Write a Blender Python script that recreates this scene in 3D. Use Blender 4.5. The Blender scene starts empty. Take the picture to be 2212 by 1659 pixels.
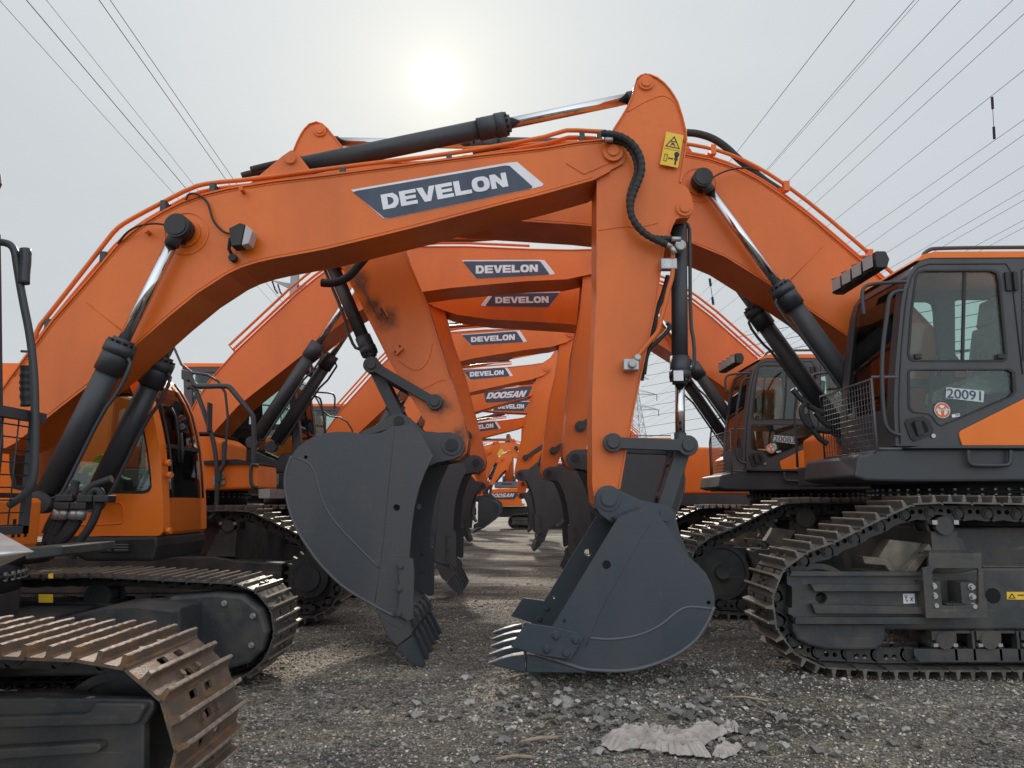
import bpy, bmesh, math, random
import numpy as np
from mathutils import Vector, Matrix, noise
from mathutils.geometry import tessellate_polygon
random.seed(7)
SC = bpy.context.scene
COL = SC.collection
H, F, CX, CY = 1.5, 1600.0, 1106.0, 829.5
TH = math.atan(255.0/1600.0)
CT, ST = math.cos(TH), math.sin(TH)
def P(p, Y):
    a = (p[0]-CX)/F; b = -(p[1]-CY)/F
    f = CT - b*ST; u = ST + b*CT
    return (a/f*Y, H + u/f*Y)
def U(pts, Y): return [P(p, Y) for p in pts]
ZF = {1:(0,379.5,3.06),2:(0,813.2,3.06),3:(0,1192.7,3.4),4:(542.2,108.4,3.06),5:(1192.7,108.4,3.06),6:(596.4,488,3.06),
 7:(921.7,704.8,3.4),8:(542.2,867.5,2.782),9:(1030,867.5,2.551),10:(1355.4,488,3.06),11:(1734.9,488,3.06),12:(1463.8,921.7,2.914),
 13:(0,976,6.12),14:(1843.3,0,3.06),15:(1382.5,894.6,5.1),16:(1003,894.6,5.566),17:(406.6,731.9,4.371)}
def Z(k, *pts):
    o = ZF[k]
    return [(o[0]+x/o[2], o[1]+y/o[2]) for x, y in pts]
def UZ(k, Y, *pts): return U(Z(k, *pts), Y)

# ---------------------------------------------------------------- materials
MATS = {}
def nt(name):
    m = bpy.data.materials.new(name); m.use_nodes = True
    n = m.node_tree; b = n.nodes['Principled BSDF']
    MATS[name] = m
    return m, n, b
def N(n, t, **kw):
    x = n.nodes.new(t)
    for k, v in kw.items():
        if k in x.inputs: x.inputs[k].default_value = v
        else: setattr(x, k, v)
    return x
def ramp(n, fac, stops):
    r = n.nodes.new('ShaderNodeValToRGB')
    el = r.color_ramp.elements
    while len(el) < len(stops): el.new(0.5)
    for e, (p, c) in zip(el, stops):
        e.position = p; e.color = (c[0], c[1], c[2], 1) if not isinstance(c, (int, float)) else (c, c, c, 1)
    n.links.new(fac, r.inputs[0])
    return r
def paint(name, col, dirt, rough=0.4, amt=0.5, scale=3.0, metallic=0.0, bump=0.02, streak=True, spec=0.5, coat=0.0, scr=0.0):
    m, n, b = nt(name)
    tc = N(n, 'ShaderNodeTexCoord'); mp = N(n, 'ShaderNodeMapping')
    n.links.new(tc.outputs['Object'], mp.inputs[0])
    if streak: mp.inputs['Scale'].default_value = (1, 1, 0.35)
    n1 = N(n, 'ShaderNodeTexNoise', Scale=scale, Detail=8.0, Roughness=0.65)
    n.links.new(mp.outputs[0], n1.inputs['Vector'])
    n2 = N(n, 'ShaderNodeTexNoise', Scale=scale*14, Detail=4.0, Roughness=0.7)
    n.links.new(tc.outputs['Object'], n2.inputs['Vector'])
    r = ramp(n, n1.outputs['Fac'], [(0.42, 0.0), (0.72, 1.0)])
    r2 = ramp(n, n2.outputs['Fac'], [(0.5, 0.0), (0.8, 1.0)])
    mul = N(n, 'ShaderNodeMath', operation='MAXIMUM'); n.links.new(r.outputs[0], mul.inputs[0])
    m2 = N(n, 'ShaderNodeMath', operation='MULTIPLY'); m2.inputs[1].default_value = 0.5
    n.links.new(r2.outputs[0], m2.inputs[0]); n.links.new(m2.outputs[0], mul.inputs[1])
    m3 = N(n, 'ShaderNodeMath', operation='MULTIPLY'); m3.inputs[1].default_value = amt
    n.links.new(mul.outputs[0], m3.inputs[0])
    mix = N(n, 'ShaderNodeMix', data_type='RGBA')
    mix.inputs[6].default_value = (*col, 1); mix.inputs[7].default_value = (*dirt, 1)
    n.links.new(m3.outputs[0], mix.inputs[0])
    colout = mix.outputs[2]
    if scr:
        for k, sc in enumerate(((38, 38, 1.6), (1.8, 30, 34))):
            ms = N(n, 'ShaderNodeMapping'); ms.inputs['Scale'].default_value = sc; ms.inputs['Rotation'].default_value = (0, .5-k*.9, 0); n.links.new(tc.outputs['Object'], ms.inputs[0])
            ns_ = N(n, 'ShaderNodeTexNoise', Scale=1.3, Detail=3.0, Roughness=.5); n.links.new(ms.outputs[0], ns_.inputs['Vector'])
            rs_ = ramp(n, ns_.outputs['Fac'], [(.63, 0), (.72, scr)])
            mk = N(n, 'ShaderNodeMath', operation='MULTIPLY'); n.links.new(rs_.outputs[0], mk.inputs[0]); n.links.new(r.outputs[0] if k else r2.outputs[0], mk.inputs[1])
            mm = N(n, 'ShaderNodeMix', data_type='RGBA'); n.links.new(mk.outputs[0], mm.inputs[0]); n.links.new(colout, mm.inputs[6]); mm.inputs[7].default_value = (min(1, dirt[0]*2.2), min(1, dirt[1]*2.0), min(1, dirt[2]*1.8), 1); colout = mm.outputs[2]
    n.links.new(colout, b.inputs['Base Color'])
    rr = N(n, 'ShaderNodeMapRange'); rr.inputs['To Min'].default_value = rough; rr.inputs['To Max'].default_value = min(1, rough+0.3)
    n.links.new(mul.outputs[0], rr.inputs[0]); n.links.new(rr.outputs[0], b.inputs['Roughness'])
    b.inputs['Metallic'].default_value = metallic
    b.inputs['Specular IOR Level'].default_value = spec
    b.inputs['Coat Weight'].default_value = coat
    b.inputs['Coat Roughness'].default_value = 0.28
    if bump:
        bp = N(n, 'ShaderNodeBump', Strength=bump*8, Distance=0.004)
        n.links.new(n2.outputs['Fac'], bp.inputs['Height']); n.links.new(bp.outputs[0], b.inputs['Normal'])
    return m
ORANGE = paint('orange_paint', (0.70, 0.146, 0.016), (0.44, 0.11, 0.035), 0.38, 0.65, 1.1, spec=.25, coat=.28)
ORANGE2 = paint('orange_cab_paint', (0.80, 0.178, 0.016), (0.50, 0.14, 0.04), 0.32, 0.35, 1.3, spec=.35)
DARK = paint('dark_grey_paint', (0.030, 0.034, 0.041), (0.075, 0.070, 0.064), 0.42, 0.45, 2.2)
BUCKET = paint('bucket_grey_paint', (0.031, 0.042, 0.055), (0.066, 0.070, 0.074), 0.40, 0.6, 1.6, scr=.4)
BUCKETB = paint('bucket_grey_paint_pale', (0.048, 0.052, 0.062), (0.095, 0.086, 0.078), 0.45, 0.7, 1.6, scr=.4)
EDGE = paint('weld_bead', (0.085, 0.09, 0.10), (0.15, 0.14, 0.125), 0.5, 0.5, 9)
FRAME = paint('undercarriage_paint', (0.028, 0.033, 0.038), (0.12, 0.10, 0.078), 0.5, 0.8, 2.6, streak=False, scr=.5)
DUST = paint('dusty_plate', (0.10, 0.09, 0.075), (0.30, 0.25, 0.19), 0.7, 0.8, 5, streak=False)
CAB = paint('cab_grey_paint', (0.042, 0.043, 0.050), (0.07, 0.065, 0.062), 0.38, 0.4, 2.0)
BLACK = paint('black_plastic', (0.012, 0.012, 0.013), (0.04, 0.037, 0.033), 0.5, 0.5, 4)
RUBBER = paint('black_rubber_hose', (0.016, 0.016, 0.017), (0.06, 0.055, 0.05), 0.6, 0.4, 8)
SHOE = paint('worn_track_steel', (0.095, 0.09, 0.086), (0.23, 0.195, 0.155), 0.36, 0.7, 6, metallic=0.35, streak=False, bump=0.05)
GROUSER = paint('worn_glint_grouser_edge', (0.36, 0.29, 0.22), (0.17, 0.13, 0.10), 0.45, 0.7, 9, metallic=0.3, streak=False, bump=0.06)  # worn tan edge, made paler to carry sun highlights on the shoe tops
RUST = paint('rusty_track_steel', (0.14, 0.118, 0.10), (0.31, 0.165, 0.075), 0.45, 1.0, 8, metallic=0.35, streak=False, bump=0.12)
RUSTG = paint('rusty_grouser_edge', (0.40, 0.33, 0.27), (0.15, 0.085, 0.06), 0.5, 0.8, 16, metallic=0.3, streak=False, bump=0.15)
CHAIN = paint('track_chain_steel', (0.035, 0.035, 0.036), (0.10, 0.085, 0.07), 0.45, 0.6, 7, metallic=0.2, streak=False)
YELLOW = paint('yellow_sticker', (0.78, 0.50, 0.03), (0.6, 0.38, 0.05), 0.4, 0.3, 5)
WHITE = paint('white_sticker', (0.74, 0.73, 0.76), (0.55, 0.54, 0.56), 0.4, 0.4, 5)
BADGE = paint('navy_badge', (0.035, 0.05, 0.085), (0.05, 0.065, 0.10), 0.4, 0.3, 5)
GALV = paint('galvanised_steel', (0.42, 0.42, 0.42), (0.28, 0.27, 0.25), 0.35, 0.6, 12, metallic=0.7)
SILVER = paint('silver_deck_plate', (0.62, 0.61, 0.59), (0.45, 0.42, 0.38), 0.32, 0.5, 3, metallic=0.5)
PYL = paint('pylon_steel', (0.30, 0.31, 0.33), (0.24, 0.24, 0.25), 0.6, 0.5, 3)
WIRE = paint('dark_wire', (0.035, 0.037, 0.055), (0.05, 0.05, 0.06), 1.0, 0.3, 3, spec=0.0, bump=0)
RED = paint('red_plastic', (0.5, 0.03, 0.02), (0.35, 0.03, 0.02), 0.3, 0.3, 3)
CLOTH = paint('dirty_white_cloth', (0.44, 0.385, 0.35), (0.22, 0.18, 0.155), 0.9, 0.8, 9, streak=False, bump=0.05)
PLASTIC = paint('plastic_cover', (0.35, 0.38, 0.37), (0.5, 0.52, 0.5), 0.18, 0.6, 9, streak=False, bump=0.3)
STONE = paint('pale_stone', (0.36, 0.33, 0.31), (0.20, 0.185, 0.175), 0.85, 0.8, 12, streak=False, bump=0.1)
WOOD = paint('dry_wood_chip', (0.36, 0.28, 0.19), (0.20, 0.15, 0.10), 0.8, 0.7, 12, streak=False)
BARK = paint('bare_tree_bark', (0.16, 0.12, 0.09), (0.09, 0.07, 0.055), 0.9, 0.7, 6)
def simple(name, col, rough, metal=0.0):
    m, n, b = nt(name)
    b.inputs['Base Color'].default_value = (*col, 1); b.inputs['Roughness'].default_value = rough; b.inputs['Metallic'].default_value = metal
    return m
CHROME = simple('chrome_rod', (0.62, 0.62, 0.64), 0.13, 1.0)
LENS = simple('lamp_lens', (0.42, 0.40, 0.40), 0.2)
def glass_mat(name, tint, refl):
    m, n, b = nt(name)
    n.nodes.remove(b)
    out = n.nodes['Material Output']
    tr = N(n, 'ShaderNodeBsdfTransparent'); tr.inputs[0].default_value = (*tint, 1)
    gl = N(n, 'ShaderNodeBsdfGlossy'); gl.inputs['Roughness'].default_value = 0.03
    df = N(n, 'ShaderNodeBsdfDiffuse'); df.inputs[0].default_value = (0.30, 0.33, 0.31, 1)
    tc = N(n, 'ShaderNodeTexCoord'); mp = N(n, 'ShaderNodeMapping'); mp.inputs['Scale'].default_value = (9, 9, 0.9)
    n.links.new(tc.outputs['Object'], mp.inputs[0])
    ns = N(n, 'ShaderNodeTexNoise', Scale=2.0, Detail=6.0); n.links.new(mp.outputs[0], ns.inputs['Vector'])
    r = ramp(n, ns.outputs['Fac'], [(0.45, 0.0), (0.9, 0.04)])
    mx0 = N(n, 'ShaderNodeMixShader'); n.links.new(r.outputs[0], mx0.inputs[0]); n.links.new(tr.outputs[0], mx0.inputs[1]); n.links.new(df.outputs[0], mx0.inputs[2])
    fr = N(n, 'ShaderNodeFresnel', IOR=refl)
    mx = N(n, 'ShaderNodeMixShader'); n.links.new(fr.outputs[0], mx.inputs[0]); n.links.new(mx0.outputs[0], mx.inputs[1]); n.links.new(gl.outputs[0], mx.inputs[2])
    n.links.new(mx.outputs[0], out.inputs[0])
    return m
GLASS = glass_mat('green_tinted_glass', (0.80, 0.885, 0.86), 1.40)
def stained(name, base, spots):
    """the arm paint with greasy black smears round the grease points"""
    m = base.copy(); m.name = name; n = m.node_tree; b = n.nodes['Principled BSDF']; src = b.inputs['Base Color'].links[0].from_socket
    tc = N(n, 'ShaderNodeTexCoord'); ns = N(n, 'ShaderNodeTexNoise', Scale=7.0, Detail=8.0, Roughness=.7); n.links.new(tc.outputs['Object'], ns.inputs['Vector'])
    acc = None
    for p, r in spots:
        d = N(n, 'ShaderNodeVectorMath', operation='DISTANCE'); d.inputs[1].default_value = p; n.links.new(tc.outputs['Object'], d.inputs[0])
        mr = N(n, 'ShaderNodeMapRange'); mr.inputs['From Min'].default_value = r*.25; mr.inputs['From Max'].default_value = r; mr.inputs['To Min'].default_value = 1; mr.inputs['To Max'].default_value = 0
        n.links.new(d.outputs['Value'], mr.inputs[0])
        if acc is None: acc = mr.outputs[0]
        else:
            mx = N(n, 'ShaderNodeMath', operation='MAXIMUM'); n.links.new(acc, mx.inputs[0]); n.links.new(mr.outputs[0], mx.inputs[1]); acc = mx.outputs[0]
    a = N(n, 'ShaderNodeMath', operation='ADD'); n.links.new(acc, a.inputs[0]); n.links.new(ns.outputs['Fac'], a.inputs[1])
    rp = ramp(n, a.outputs[0], [(.82, 0), (1.0, .85)]); rp.color_ramp.elements[0].position = .80
    ml = N(n, 'ShaderNodeMath', operation='MULTIPLY'); ml.inputs[1].default_value = .62; s2 = N(n, 'ShaderNodeMath', operation='SUBTRACT'); s2.use_clamp = True; s2.inputs[1].default_value = 1.0; a4 = N(n, 'ShaderNodeMath', operation='MULTIPLY_ADD'); a4.inputs[1].default_value = 2.4; n.links.new(ns.outputs['Fac'], a4.inputs[0]); a5 = N(n, 'ShaderNodeMath', operation='SUBTRACT'); a5.inputs[1].default_value = .55; n.links.new(acc, a5.inputs[0]); n.links.new(a5.outputs[0], a4.inputs[2]); n.links.new(a4.outputs[0], s2.inputs[0])
    m3 = N(n, 'ShaderNodeMath', operation='MULTIPLY'); m3.use_clamp = True; n.links.new(s2.outputs[0], m3.inputs[0]); n.links.new(acc, m3.inputs[1])
    mix = N(n, 'ShaderNodeMix', data_type='RGBA'); n.links.new(m3.outputs[0], mix.inputs[0]); n.links.new(src, mix.inputs[6]); mix.inputs[7].default_value = (.028, .020, .016, 1)
    n.links.new(mix.outputs[2], b.inputs['Base Color']); n.nodes.remove(rp)
    return m
HOLE_SHADE = simple('painted_recess_shade', (0.004, 0.004, 0.004), 0.9)  # near-black for flat patches painted as the shade inside holes and slots

# ---------------------------------------------------------------- mesh builder
class MB:
    def __init__(s, tf=None):
        s.v = []; s.f = []; s.sm = []; s.mi = []; s.tf = tf; s.cm = 0
    def addv(s, x, y, z):
        if s.tf: x, y, z = s.tf(x, y, z)
        s.v.append((x, y, z)); return len(s.v)-1
    def face(s, idx, smooth=False):
        s.f.append(tuple(idx)); s.sm.append(smooth); s.mi.append(s.cm)
    def prism(s, pts, a, b, holes=None, taper=None):
        """outline in (x,z), pushed sideways from a to b"""
        pts = list(pts); n = len(pts)
        A = [s.addv(p[0], a, p[1]) for p in pts]; B = [s.addv(p[0], b, p[1]) for p in pts]
        for i in range(n):
            j = (i+1) % n; s.face((A[i], A[j], B[j], B[i]))
        if not holes:
            s.face(A[::-1]); s.face(B); return s
        loops = [pts]; idA = list(A); idB = list(B)
        for h in holes:
            hA = [s.addv(p[0], a, p[1]) for p in h]; hB = [s.addv(p[0], b, p[1]) for p in h]
            m = len(h)
            for i in range(m):
                j = (i+1) % m; s.face((hA[j], hA[i], hB[i], hB[j]))
            loops.append(h); idA += hA; idB += hB
        tris = tessellate_polygon([[Vector((p[0], p[1], 0)) for p in l] for l in loops])
        for t in tris:
            s.face([idA[i] for i in t]); s.face([idB[i] for i in t][::-1])
        return s
    def box(s, x0, x1, y0, y1, z0, z1):
        return s.prism([(x0, z0), (x1, z0), (x1, z1), (x0, z1)], y0, y1)
    def cyl(s, p0, p1, r0, r1=None, n=18, cap=True, smooth=True):
        p0 = Vector(p0); p1 = Vector(p1); r1 = r0 if r1 is None else r1
        d = (p1-p0); 
        if d.length < 1e-9: return s
        d.normalize(); a = Vector((0, 0, 1)) if abs(d.z) < 0.9 else Vector((1, 0, 0))
        e1 = d.cross(a).normalized(); e2 = d.cross(e1)
        A = []; B = []
        for i in range(n):
            t = 2*math.pi*i/n; o = e1*math.cos(t)+e2*math.sin(t)
            A.append(s.addv(*(p0+o*r0))); B.append(s.addv(*(p1+o*r1)))
        for i in range(n):
            j = (i+1) % n; s.face((A[i], A[j], B[j], B[i]), smooth)
        if cap: s.face(A[::-1]); s.face(B)
        return s
    def disc(s, c, r, y0, y1, n=22): return s.cyl((c[0], y0, c[1]), (c[0], y1, c[1]), r, n=n)
    def ring(s, c, r0, r1, y0, y1, n=28):
        o = [(c[0]+r1*math.cos(2*math.pi*i/n), c[1]+r1*math.sin(2*math.pi*i/n)) for i in range(n)]
        h = [(c[0]+r0*math.cos(2*math.pi*i/n), c[1]+r0*math.sin(2*math.pi*i/n)) for i in range(n)]
        return s.prism(o, y0, y1, [h])
    def tube(s, pts, r, n=8, smoothing=0, corr=0.0, closed=False, caps=True):
        pts = [Vector(p) for p in pts]
        for _ in range(smoothing):
            q = [pts[0]]
            for a, b in zip(pts, pts[1:]): q += [a*0.75+b*0.25, a*0.25+b*0.75]
            q.append(pts[-1]); pts = q
        if corr:
            q = [pts[0]]; step = corr*0.5
            for a, b in zip(pts, pts[1:]):
                k = max(1, int((b-a).length/step))
                for i in range(1, k+1): q.append(a.lerp(b, i/k))
            pts = q
        m = len(pts); rings = []; e1 = None
        for i, p in enumerate(pts):
            d = (pts[min(i+1, m-1)]-pts[max(i-1, 0)])
            if d.length < 1e-9: d = Vector((1, 0, 0))
            d.normalize()
            if e1 is None:
                a = Vector((0, 1, 0)) if abs(d.y) < 0.9 else Vector((1, 0, 0))
                e1 = d.cross(a).normalized()
            e1 = (e1-d*e1.dot(d))
            if e1.length < 1e-6: e1 = d.orthogonal()
            e1.normalize(); e2 = d.cross(e1)
            rr = r[i] if isinstance(r, list) else r
            if corr and i % 2: rr *= 0.84
            rings.append([s.addv(*(p+(e1*math.cos(2*math.pi*k/n)+e2*math.sin(2*math.pi*k/n))*rr)) for k in range(n)])
        for a, b in zip(rings, rings[1:]):
            for k in range(n):
                j = (k+1) % n; s.face((a[k], a[j], b[j], b[k]), not corr)
        if caps: s.face(rings[0][::-1]); s.face(rings[-1])
        return s
    def strip(s, line, th, a, b):
        """plate of thickness th following an open line in (x,z); th>0 grows to the left of travel"""
        n = len(line); off = []
        for i in range(n):
            p0 = line[max(i-1, 0)]; p1 = line[min(i+1, n-1)]
            dx, dz = p1[0]-p0[0], p1[1]-p0[1]; l = math.hypot(dx, dz) or 1
            off.append((line[i][0]-dz/l*th, line[i][1]+dx/l*th))
        for i in range(n-1):
            ids = []
            for y in (a, b):
                for p in (line[i], line[i+1], off[i+1], off[i]): ids.append((p[0], y, p[1]))
            q = [s.addv(*c) for c in ids]
            s.face((q[0], q[1], q[5], q[4])); s.face((q[3], q[7], q[6], q[2]))
            s.face((q[0], q[3], q[2], q[1])); s.face((q[4], q[5], q[6], q[7]))
            if i == 0: s.face((q[0], q[4], q[7], q[3]))
            if i == n-2: s.face((q[1], q[2], q[6], q[5]))
        return s
    def hexbolt(s, c, y0, y1, r):
        return s.cyl((c[0], y0, c[1]), (c[0], y1, c[1]), r, n=6, smooth=False)
    def mesh(s, name, mats, origin=(0, 0, 0)):
        me = bpy.data.meshes.new(name)
        ox, oy, oz = origin
        me.from_pydata([(x-ox, y-oy, z-oz) for x, y, z in s.v], [], s.f)
        if not isinstance(mats, (list, tuple)): mats = [mats]
        for m in mats: me.materials.append(m)
        me.polygons.foreach_set('use_smooth', s.sm); me.polygons.foreach_set('material_index', s.mi)
        bm = bmesh.new(); bm.from_mesh(me)
        bmesh.ops.remove_doubles(bm, verts=bm.verts, dist=1e-5)
        bmesh.ops.recalc_face_normals(bm, faces=bm.faces)
        bm.to_mesh(me); bm.free()
        return me
def world_loc(o):
    v = Vector((0, 0, 0))
    while o: v += o.location; o = o.parent
    return v
def build(mb, name, mats, parent=None, bevel=0.0, segs=2, origin=None, label=None):
    o0 = world_loc(parent) if parent else Vector(origin or (0, 0, 0))
    ob = bpy.data.objects.new(name, mb.mesh(name, mats, o0))
    COL.objects.link(ob)
    if parent: ob.parent = parent
    elif origin: ob.location = origin
    if bevel:
        b = ob.modifiers.new('bevel', 'BEVEL'); b.width = bevel; b.segments = segs; b.limit_method = 'ANGLE'; b.angle_limit = math.radians(40)
        b.harden_normals = False
    if label: ob['label'] = label
    return ob
def tag(o, label=None, cat=None, group=None, kind=None):
    if label: o['label'] = label
    if cat: o['category'] = cat
    if group: o['group'] = group
    if kind: o['kind'] = kind
    return o
def empty(name, loc):
    o = bpy.data.objects.new(name, None); COL.objects.link(o); o.location = loc; o.empty_display_size = 0.2
    return o

# ---------------------------------------------------------------- lettering
def ell(cx, cy, rx, ry, n=22, p=2.6):
    o = []
    for i in range(n):
        t = 2*math.pi*i/n; c, s_ = math.cos(t), math.sin(t)
        o.append((cx+rx*math.copysign(abs(c)**(2/p), c), cy+ry*math.copysign(abs(s_)**(2/p), s_)))
    return o
LET = {
 'D': ([(0,0),(.72,0),(.93,.2),(1,.42),(1,.58),(.93,.8),(.72,1),(0,1)], [[(.34,.22),(.36,.80),(.60,.72),(.70,.58),(.70,.42),(.60,.30)]]),
 'E': ([(0,0),(1,0),(1,.24),(.34,.24),(.34,.39),(.95,.39),(.95,.61),(.34,.61),(.34,.76),(1,.76),(1,1),(0,1)], []),
 'V': ([(-.04,1),(.33,1),(.52,.36),(.72,1),(1.06,1),(.70,0),(.32,0)], []),
 'L': ([(0,0),(1,0),(1,.26),(.35,.26),(.35,1),(0,1)], []),
 'O': (ell(.5,.5,.53,.52), [ell(.5,.5,.20,.25,16)]),
 'N': ([(0,0),(.31,0),(.31,.52),(.66,0),(1,0),(1,1),(.69,1),(.69,.48),(.34,1),(0,1)], []),
 'S': ([(0,0),(.78,0),(.95,.08),(1,.24),(1,.42),(.93,.55),(.78,.62),(.32,.64),(.32,.77),(1,.77),(1,1),(.2,1),(.05,.92),(0,.78),(0,.58),(.08,.45),(.22,.39),(.68,.37),(.68,.24),(0,.24)], []),
 'A': ([(-.05,0),(.29,0),(.36,.18),(.66,.18),(.72,0),(1.05,0),(.72,1),(.30,1)], [[(.43,.4),(.51,.72),(.59,.4)]]),
}
def bil(q, u, v):
    TL, TR, BR, BL = q
    a = (TL[0]+(TR[0]-TL[0])*u, TL[1]+(TR[1]-TL[1])*u); b = (BL[0]+(BR[0]-BL[0])*u, BL[1]+(BR[1]-BL[1])*u)
    return (b[0]+(a[0]-b[0])*v, b[1]+(a[1]-b[1])*v)
def logo(root, q, yface, sgn, text='DEVELON', flip=False):
    """badge with raised-film lettering on a flat face; q is the quad of the words, sgn the direction out of the face"""
    e = 0.004*sgn
    if text == 'DEVELON':
        wh = [(-.215,1.70),(1.04,1.66),(1.10,1.60),(1.265,-.28),(1.25,-.40),(1.17,-.44),(.03,-.62),(-.01,-.5)]
        dk = [(-.20,1.52),(-.17,1.56),(1.00,1.50),(1.035,1.42),(1.175,-.30),(1.165,-.42),(.035,-.60),(0,-.5)]
        gap = .06
    else:
        wh = None
        dk = [(-.12,1.35),(-.08,1.5),(1.10,1.62),(1.13,1.45),(1.06,-.35),(1.0,-.55),(.04,-.62),(-.02,-.5)]
        gap = .02
    fl = (lambda u: 1-u) if flip else (lambda u: u)
    m = MB()
    if wh: m.prism([bil(q, fl(u), v) for u, v in wh], yface, yface+e)
    m.cm = 1
    m.prism([bil(q, fl(u), v) for u, v in dk], yface+(e if wh else 0), yface+e*2)
    b = build(m, 'logo_badge', [WHITE, BADGE], root)
    t = MB(); n = len(text); w = 1.0/n
    for i, ch in enumerate(text):
        o, hs = LET[ch]
        g = lambda x, y: bil(q, i*w+(gap*.5*w)+x*w*(1-gap-.02)+((y-.5)*.045 if text != 'DEVELON' else 0), y)
        t.prism([g(*p) for p in o], yface+2*e, yface+3*e, [[g(*p) for p in h] for h in hs] if hs else None)
    build(t, 'lettering', WHITE, b)
    return b
def text_obj(body, name, mat, parent, x, y, z, size, rot=0.0, sx=1.0, offset=0.0):
    """small lettering on a face that looks towards -y; baked to a mesh"""
    cu = bpy.data.curves.new(name, 'FONT'); cu.body = body; cu.size = size; cu.align_x = 'CENTER'; cu.align_y = 'CENTER'; cu.extrude = 0.001; cu.offset = offset
    t = bpy.data.objects.new(name+'_src', cu); COL.objects.link(t)
    dg = bpy.context.evaluated_depsgraph_get(); me = bpy.data.meshes.new_from_object(t.evaluated_get(dg))
    bpy.data.objects.remove(t)
    M = Matrix.Translation(Vector((x, y, z))-world_loc(parent)) @ Matrix.Rotation(rot, 4, 'Y') @ Matrix.Rotation(math.pi/2, 4, 'X') @ Matrix.Diagonal((sx, 1, 1, 1))
    me.transform(M); me.materials.clear(); me.materials.append(mat)
    o = bpy.data.objects.new(name, me); COL.objects.link(o); o.parent = parent
    return o

# ---------------------------------------------------------------- canonical machine shapes (metres, traced at their real distance)
def C(p): return complex(p[0], p[1])
def fit(pts, a, b, A, B, flip):
    """similarity that carries pins a,b onto A,B (mirrored left-right first when flip)"""
    if flip:
        pts = [(-p[0], p[1]) for p in pts]; a = (-a[0], a[1]); b = (-b[0], b[1])
    k = (C(B)-C(A))/(C(b)-C(a))
    return [((C(A)+(C(p)-C(a))*k).real, (C(A)+(C(p)-C(a))*k).imag) for p in pts]
YA, YAb, YAs = 6.23, 6.26, 5.76          # front-left machine: boom face, arm face, bucket side
YB, YBb, YBs = 7.63, 7.68, 7.07          # front-right machine
D = dict
BOOM_A = D(s=1, Y=YA,
 top=U([(-40,925),(-22,880),(26,811),(55,772),(78,742),(114,693),(183,615),(252,533),(283,504),(314,481),(352,458),(392,438),(440,421),(490,409),(588,393),(705,379.5),(870,358),(1032,337),(1173,321),(1247,308),(1300,303),(1335,306)],YA),
 tip=U([(1350,318),(1354,335),(1346,352)],YA),
 bot=U([(1317,367),(1281,386),(1225,402),(1160,420),(1098,435),(901,487),(705,535),(640,547),(590,556),(555,564),(520,575),(490,589),(425,631),(360,684),(294,742),(229,800),(131,876),(82,915),(30,955),(-8,975),(-38,958)],YA),
 foot=P((-5,935),YA), tippin=P((1323.5,329),YA), cyl=P((401,503),YA), cylfoot=P((112,1085),YA), acb=P((640,362),YA+.25))
BOOM_B = D(s=-1, Y=YB,
 top=U([(2125,870),(2085,800),(2035,730),(1950,642),(1862,566),(1748,468),(1683,419),(1636,388),(1585,362),(1535,345),(1483,335),(1400,327),(1200,332),(1000,346),(870,352),(800,352)],YB),
 tip=U([(765,360),(750,385),(760,407)],YB),
 bot=U([(800,424),(880,452),(1000,468),(1104,474),(1247,483),(1330,492),(1420,504),(1491,521),(1568,553),(1640,598),(1711,643),(1826,720),(1950,810),(2030,890),(2060,930),(2095,935),(2122,910)],YB),
 foot=P((2080,898),YB), tippin=P((783,385),YB), cyl=P((1510,398),YB), cylfoot=P((1900,935),YB), acb=P((1455,318),YB+.3))
ARM_A = D(s=1,
 out=U(Z(5,(570,178),(590,160),(620,150),(655,155),(700,175),(745,210),(780,250),(810,295),(832,335),(862,430),(885,525),(890,585),(880,660),(868,735),(856,800),(848,865),(875,880),(905,900),(930,960),(942,1015),(940,1055),(920,1085),(900,1097),(850,1098),(812,1112),(795,1145),(775,1200),(740,1290),(715,1440),(690,1650))+Z(9,(870,0),(820,260),(782,480),(775,540),(755,590),(715,605),(672,590),(650,560),(637,460),(635,0))+Z(5,(295,1650),(298,820),(318,700),(335,600),(400,535),(455,450),(500,375),(535,300),(555,225)),YAb),
 top=P((1397,175),YAb), boom=P((1323.5,329),YAb), bk=P((1311.5,1076.5),YAb), lug=P((1480,447),YAb), link=P((1322,957),YAb))
ARM_B = D(s=-1,
 out=U([(624,344),(628,322),(637,300),(645,284),(653,272),(664,261),(680,256),(694,261),(707,273),(722,292),(754,331),(795,352),(822,378),(838,425),(853,475),(874,540),(918,642),(972,815),(1000,905),(1012,950),(1008,978),(990,994),(965,994),(945,975),(930,930),(838,776),(770,640),(733,570),(724,548),(700,548),(675,543),(660,525),(662,503),(668,488),(660,470),(640,425)],YBb),
 top=P((688,276),YBb), boom=P((783,385),YBb), bk=P((977,962),YBb), lug=P((688,520),YBb), link=P((939.5,869),YBb))
def zz(k, Y, *p): return UZ(k, Y, *p)
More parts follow.
